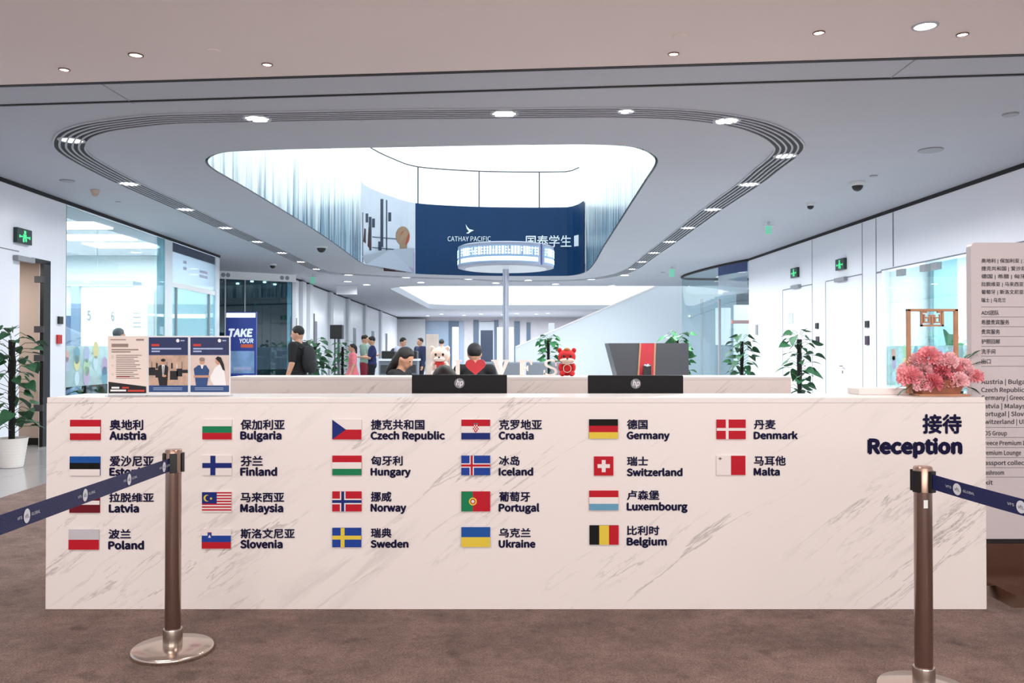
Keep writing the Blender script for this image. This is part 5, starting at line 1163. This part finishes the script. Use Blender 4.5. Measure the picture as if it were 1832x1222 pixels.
# far desk with printers, beige screen, white panels
D = 21; 
def fbox(px0, px1, py0, D, dep, m, name, label, cat, z0=0, group=None, py1=None):
    a, b = P(px0, py0, D), P(px1, py0, D); zb = z0 if py1 is None else P(px0, py1, D).z
    return tag(MB().box(a.x, b.x, D, D + dep, zb, a.z).build(name, m, bevel=.01), label, cat, group)
def far_desk(px0, px1, D, label):
    a, b = P(px0, 642, D), P(px1, 642, D); t = thing('machine_counter', label, 'counter', ((a.x + b.x) / 2, D, 0)); zt = a.z
    MB().box(a.x, b.x, D, D + .6, zt - .05, zt).build('top', M_WHITE, t)
    MB().box(a.x + .03, b.x - .03, D + .05, D + .55, 0, zt - .05).build('cabinet', mat('far_cabinet', (120, 128, 142), .5), t)
    MB().box(a.x + .06, b.x - .06, D + .03, D + .05, zt - .35, zt - .15).box(a.x + .06, b.x - .06, D + .03, D + .05, zt - .62, zt - .42).build('drawer_front', M_DKGREY, t)
    return zt
z_a = far_desk(676, 716, 20, 'low white-topped counter behind the seated woman'); z_b = far_desk(722, 748, 21, 'low white-topped counter left of the man in the dark coat')
a, b = P(681, 628, 20), P(705, 628, 20); pr = tag(MB().box(a.x, b.x, 20.1, 20.5, z_a, a.z).build('printer', M_BLACK, bevel=.02), 'black printer on the counter behind the seated woman', 'printer', 'black machines on the far counters')
a, b = P(724, 628, 21), P(745, 628, 21); pr = tag(MB().box(a.x, b.x, 21.1, 21.5, z_b, a.z).build('printer', M_BLACK, bevel=.02), 'black printer left of the man in the dark coat', 'printer', 'black machines on the far counters')
fbox(719, 724, 640, 15, .4, mat('blue_board', (50, 98, 170), .5), 'upright_board', 'narrow blue upright board right of the seated woman', 'board')
fbox(762, 784, 598, 23, .06, mat('beige_rollup', (228, 208, 196), .5, noise=(3, .1)), 'rollup_banner', 'beige pull-up banner behind the cream plush toy', 'banner')
fbox(809, 820, 585, 30, .2, mat('lit_panel_white', (250, 252, 255), .4, emit=.8), 'lit_panel', 'bright white upright panel far back left of the hair bun', 'lit sign', 0)
fbox(889, 919, 585.5, 29, .5, mat('white_kiosk', (224, 230, 240), .4), 'white_cabinet', 'tall white cabinet behind the steel display pole', 'cabinet')
fbox(982, 992, 578, 34, .5, M_WHITE, 'white_column', 'white column seen above the slanting stair wall', 'column') 
def far_frame(name, px0, px1, py0, m, py1=None, off=.02, dep=.02):
    a, b = P(px0, py0, BY), P(px1, py0, BY); return MB().box(a.x, b.x, BY - off - dep, BY - off, 0 if py1 is None else P(px0, py1, BY).z, a.z)
M_FD = mat('far_dark', (70, 88, 108), .3); M_FG = mat('far_blue_grey', (128, 144, 164), .3)
struct(far_frame('', 760, 830, 575, M_FG), 'window_5', M_FG)
struct(far_frame('', 803, 821, 575, M_FD, off=.05), 'window_6', M_FD)
struct(far_frame('', 847, 856, 573, M_FD), 'trim_8', M_FD)
d5 = struct(far_frame('', 857, 884, 576, M_LGREY, off=.02, dep=.06), 'door_5', mat('elevator_surround', (160, 166, 176), .35, .3))
MB().box(P(860, 590, BY).x, P(882, 590, BY).x, BY - .1, BY - .08, 0, P(860, 591, BY).z).build('door_panel', mat('elevator_door', (58, 66, 84), .25, .5), d5)
struct(far_frame('', 884, 892, 573, M_FD), 'trim_9', M_FD)
struct(far_frame('', 920, 930, 575, M_FD), 'trim_10', M_FD); struct(far_frame('', 942, 949, 577, M_FD), 'trim_11', M_FD)
struct(far_frame('', 700, 762, 571, M_GREY, off=.3, dep=.1), 'wall_rear_left', mat('far_grey_green', (150, 154, 158), .5))

# ============================================================ PEOPLE
def remesh(mb, name, m, parent, vox):
    me = bpy.data.meshes.new('tmp'); me.from_pydata([tuple(v) for v in mb.v], [], mb.f)
    import bmesh
    bm = bmesh.new(); bm.from_mesh(me); bmesh.ops.recalc_face_normals(bm, faces=bm.faces); bm.to_mesh(me); bm.free()
    o = bpy.data.objects.new('tmp', me); COL.objects.link(o)
    r = o.modifiers.new('r', 'REMESH'); r.mode = 'VOXEL'; r.voxel_size = vox
    s = o.modifiers.new('s', 'SMOOTH'); s.factor = .5; s.iterations = 3
    dg = bpy.context.evaluated_depsgraph_get(); me2 = bpy.data.meshes.new_from_object(o.evaluated_get(dg))
    bpy.data.objects.remove(o); me2.name = name; me2.materials.clear(); me2.materials.append(m)
    for p in me2.polygons: p.use_smooth = True
    q = bpy.data.objects.new(name, me2); COL.objects.link(q); q.parent = parent
    return q
def person(px, D, h, face, label, shirt, pants, hair='short', pose='stand', sleeves='short', shorts=False, skirt=None, arms=None, lean=0, vox=.013, shoes=(30, 30, 34), bag=None, haircol=None, fem=False, xoff=0, head_turn=0, head_down=0, group=None, z0=0):
    c = P(px, 600, D); s = h / 1.72 if pose == 'stand' else 1.0
    t = thing('person', label, 'person', (c.x + xoff, D, z0), face, group)
    W = .88 if fem else 1.0
    sit = pose == 'sit'; hz = .52 if sit else .93
    dz = hz - .93; V = lambda x, y, z: Vector((x, y, z))
    up = lambda x, y, z: Vector((x, y - math.sin(lean) * (z - .93), .93 + (z - .93) * math.cos(lean) + dz))   # lean forward about hips
    sh = {k: up(k * .175 * W, 0, 1.40) for k in (-1, 1)}
    if arms is None: arms = {-1: ((-.225, -.02, 1.13), (-.235, -.10, .90)), 1: ((.225, -.02, 1.13), (.235, -.10, .90))}
    el = {k: up(*arms[k][0]) for k in (-1, 1)}; wr = {k: up(*arms[k][1]) for k in (-1, 1)}
    if sit:
        kn = {k: V(k * .11, -.42, .52) for k in (-1, 1)}; an = {k: V(k * .11, -.42, .09) for k in (-1, 1)}
    else:
        kn = {k: V(k * .10, -.02 - (.06 if k > 0 else 0), .50) for k in (-1, 1)}; an = {k: V(k * .11, .02 - (.10 if k > 0 else 0), .085) for k in (-1, 1)}
    hp_ = {k: V(k * .085, 0, .92 + dz) for k in (-1, 1)}
    def scale(mb): mb.v = [v * s for v in mb.v]; return mb
    hc = up(0, -.015, 1.595); tilt = lean + head_down
    b = MB()
    b.ell(up(0, 0, 1.27), (.155 * W, .10, .20), rot=(lean, 0, 0)); b.ell(up(0, 0, 1.08), (.13 * W, .095, .16), rot=(lean, 0, 0)); b.ell(V(0, 0, .95 + dz), (.155, .11, .12))
    b.cap(up(0, .01, 1.40), .062, up(0, -.005, 1.52), .05)
    b.ell(hc, (.074, .092, .112), 20, 14, (tilt, 0, head_turn)); 
    Rh = Euler((tilt, 0, head_turn)).to_matrix(); hh = lambda x, y, z: hc + Rh @ Vector((x, y, z))
    b.ell(hh(0, -.055, -.055), (.048, .04, .045), rot=(tilt, 0, head_turn)); b.cap(hh(0, -.09, .015), .010, hh(0, -.106, -.022), .015)
    for k in (-1, 1):
        b.ell(hh(k * .076, .005, -.01), (.012, .022, .032)); b.cap(sh[k], .062, el[k], .046); b.cap(el[k], .044, wr[k], .029)
        d = (wr[k] - el[k]).normalized(); sd = Vector((0, 1, 0)).cross(d); sd = (Vector((0, 1, 0)) - d * d.y).normalized(); nn = d.cross(sd)
        pc = wr[k] + d * .05; b.cap(wr[k] + d * .015, .028, wr[k] + d * .075, .032)
        for j in range(4):
            o_ = (j - 1.5) * .019; L_ = (.062, .075, .07, .052)[j]; f0 = wr[k] + d * .085 + sd * o_; cu = nn * (-k * .02)
            b.cap(f0, .0095, f0 + d * L_ * .55 + cu * .4, .009, 8); b.cap(f0 + d * L_ * .55 + cu * .4, .009, f0 + d * L_ * .9 + cu * 1.4, .008, 8)
        th = wr[k] + d * .03 - sd * .03; b.cap(th, .012, th + d * .045 - sd * .022, .010, 8)
        b.cap(hp_[k], .085, kn[k], .055); b.cap(kn[k], .052, an[k], .035); b.cap(an[k] + V(0, .02, -.03), .038, an[k] + V(0, -.15, -.05), .03)
    remesh(scale(b), 'body', M_SKIN, t, vox * s)
    g = MB()
    g.ell(up(0, 0, 1.27), (.172 * W, .118, .205), rot=(lean, 0, 0)); g.ell(up(0, 0, 1.08), (.15 * W, .115, .18), rot=(lean, 0, 0)); g.ell(V(0, 0, .965 + dz), (.168, .125, .12)); g.cap(up(-.1 * W, 0, 1.405), .07, up(.1 * W, 0, 1.405), .07)
    for k in (-1, 1):
        g.cap(sh[k], .076, el[k] if sleeves != 'short' else sh[k].lerp(el[k], .8), .062)
        if sleeves == 'long': g.cap(el[k], .058, wr[k], .040)
    if skirt: g.rings([[Vector((r_ * math.cos(a * PI / 12), r_ * .85 * math.sin(a * PI / 12), z_ + dz)) for a in range(24)] for r_, z_ in ((.13, 1.08), (.19, .92), (.25, .72), (.30, .55))])
    remesh(scale(g), 'dress' if skirt else 'shirt', mat('cloth_%d_%d_%d' % shirt, shirt, .85, noise=(20, .08)), t, vox * s)
    if not skirt:
        g = MB(); g.ell(V(0, 0, .93 + dz), (.165, .122, .115))
        for k in (-1, 1):
            g.cap(hp_[k], .098, kn[k], .072 if not shorts else .08)
            if not shorts: g.cap(kn[k], .068, an[k] + V(0, 0, .02), .052)
        remesh(scale(g), 'shorts' if shorts else 'trousers', mat('cloth_%d_%d_%d' % pants, pants, .85, noise=(20, .08)), t, vox * s)
    for k in (-1, 1):
        g = MB(); g.cap(an[k] + V(0, .03, -.03), .045, an[k] + V(0, -.16, -.045), .038); scale(g); zz = min(v.z for v in g.v)
        g.v = [Vector((v.x, v.y, max(v.z, .004))) for v in g.v]; remesh(g, 'shoe', mat('shoe_%d' % shoes[0], shoes, .5), t, vox * s)
    g = MB(); g.ell(hh(0, .014, .032), (.088, .100, .096), 20, 14, (tilt, 0, head_turn))
    if hair == 'long': g.ell(hh(0, .06, -.06), (.085, .06, .15), rot=(tilt, 0, head_turn)); g.ell(hh(0, .07, -.16), (.07, .05, .12), rot=(tilt, 0, head_turn))
    if hair == 'tail': g.ell(hh(0, .11, -.02), (.035, .035, .09)); g.ell(hh(0, .12, -.10), (.025, .025, .07))
    # cut the face free: drop hair verts in front of the forehead
    Ri = Rh.inverted(); nv = []
    for v in g.v:
        q = Ri @ (v - hc)
        if q.y < -.055 and q.z < .055: q.y = -.05
        elif q.y < -.02 and q.z < .03: q.y = -.01
        nv.append(hc + Rh @ q)
    g.v = nv; remesh(scale(g), 'hair', haircol or M_HAIR, t, vox * s * .9)
    g = MB()
    for k in (-1, 1): g.ell(hh(k * .03, -.084, .012), (.011, .006, .006))
    scale(g).build('eyes', M_HAIR, t, world=False, smooth=True)
    g = MB().ell(hh(0, -.092, -.055), (.022, .006, .006)); scale(g).build('mouth', mat('lips', (160, 90, 84), .6), t, world=False, smooth=True)
    if bag:
        g = MB(); g.ell(up(0, .18, 1.20), (.15, .10, .22)); g.ell(up(0, .22, 1.10), (.12, .08, .13)); scale(g).build('backpack', mat('bag_%d' % bag[0], bag, .7), t, world=False, smooth=True)
        g = MB()
        for k in (-1, 1): g.tube([up(k * .09, .10, 1.36), up(k * .10, -.02, 1.46), up(k * .11, -.11, 1.33), up(k * .12, -.08, 1.12), up(k * .12, .08, 1.05)], .014, 8)
        scale(g).build('backpack_strap', mat('strap_%d' % bag[0], bag, .7), t, world=False, smooth=True)
    return t
person(534, 13.2, 1.74, -PI / 2 - .25, 'man in black shirt and trousers with black backpack, walking left', (20, 20, 22), (18, 18, 22), bag=(24, 24, 28), head_turn=.25, head_down=.2, vox=.010, arms={-1: ((-.25, -.0, 1.13), (-.25, -.06, .90)), 1: ((.24, .02, 1.13), (.25, -.06, .9))})
person(631, 20.4, 1.52, -PI / 2 + .4, 'person in a bright pink dress with dark hair beside the loudspeaker', (238, 128, 138), (238, 128, 138), hair='tail', skirt=True, fem=True, shoes=(225, 200, 195), vox=.016)
fwd = {-1: ((-.22, -.08, 1.14), (-.10, -.30, 1.16)), 1: ((.22, -.08, 1.14), (.10, -.30, 1.16))}
person(652, 23.6, 1.80, PI / 2 - .2, 'person in grey-green t-shirt and dark red shorts holding something, facing right', (132, 158, 146), (130, 34, 50), shorts=True, arms=fwd, head_down=.3, vox=.016, shoes=(220, 220, 220))
person(666, 22.6, 1.74, -PI / 2 + .2, 'person in dark navy shirt and black trousers facing the one in shorts', (34, 40, 90), (20, 20, 28), arms=fwd, head_down=.3, vox=.016)
person(710, 23, 1.74, PI / 2 - .5, 'person in pale shirt with dark bag leaning over the far counter', (206, 206, 222), (50, 54, 70), arms=fwd, lean=.3, bag=(40, 50, 80), vox=.016)
person(752, 24.5, 1.73, -.8, 'person in long dark blue coat near the beige pull-up banner', (40, 52, 86), (24, 26, 40), sleeves='long', vox=.016)
person(790, 27, 1.72, PI, 'person in white shirt seen from behind above the cream plush toy', (232, 238, 244), (60, 62, 80), vox=.018)
person(212, 14.4, 1.74, PI * .8, 'grey-haired person standing inside the left glass office behind the notices', (120, 126, 134), (60, 62, 70), haircol=mat('grey_hair', (96, 100, 104), .7), vox=.016)
desk_arms = {-1: ((-.24, -.10, 1.16), (-.12, -.34, 1.12)), 1: ((.24, -.10, 1.16), (.12, -.34, 1.12))}
def office_chair(px, D, label, z=.44):
    c = P(px, 600, D); t = thing('office_chair', label, 'chair', (c.x, D, 0))
    MB().box(-.23, .23, -.24, .22, z - .07, z).build('seat', M_BLACK, t, world=False, bevel=.03)
    MB().box(-.21, .21, .24, .29, z + .08, z + .5).build('backrest', M_BLACK, t, world=False, bevel=.03)
    MB().tube([(0, 0, .06), (0, 0, z - .07)], .03, 10).build('pole', M_CHROME, t, world=False)
    MB().box(-.03, .03, .2, .3, z - .06, z + .12).build('back_arm', M_BLACK, t, world=False)
    for k in range(5):
        a = k * 2 * PI / 5; MB().tube([(0, 0, .08), (.26 * math.cos(a), .26 * math.sin(a), .05)], .018, 8).ell((.26 * math.cos(a), .26 * math.sin(a), .028), (.026, .026, .028), 10, 8).build('caster_leg', M_DKGREY, t, world=False)
    return t
def seated(px, D, rz, z0, label, clabel, **k):
    p = person(px, D, 1.72, rz, label, (22, 22, 26), (26, 26, 32), pose='sit', sleeves='long', arms=desk_arms, z0=z0, **k)
    c = office_chair(px, D, clabel, .43 + z0); c.matrix_basis = Matrix.Translation((P(px, 600, D).x, D, 0)) @ Matrix.Rotation(rz, 4, 'Z')
seated(698, 9.3, PI / 2 - .3, .10, 'person with long black hair in black, sitting and looking down behind the rear counter', 'black office chair under the long-haired person', hair='long', fem=True, lean=.25, head_down=.35, vox=.012)
seated(849, 9.8, PI, .13, 'person with round black hair seen from behind above the red heart', 'black office chair under the person above the red heart', hair='short', vox=.012)
seated(816, 6.35, -.2, .0, 'person in black bending forward behind the left monitor, only dark hair showing', 'black office chair hidden behind the left monitor', hair='long', lean=.45, head_down=.45, vox=.012)
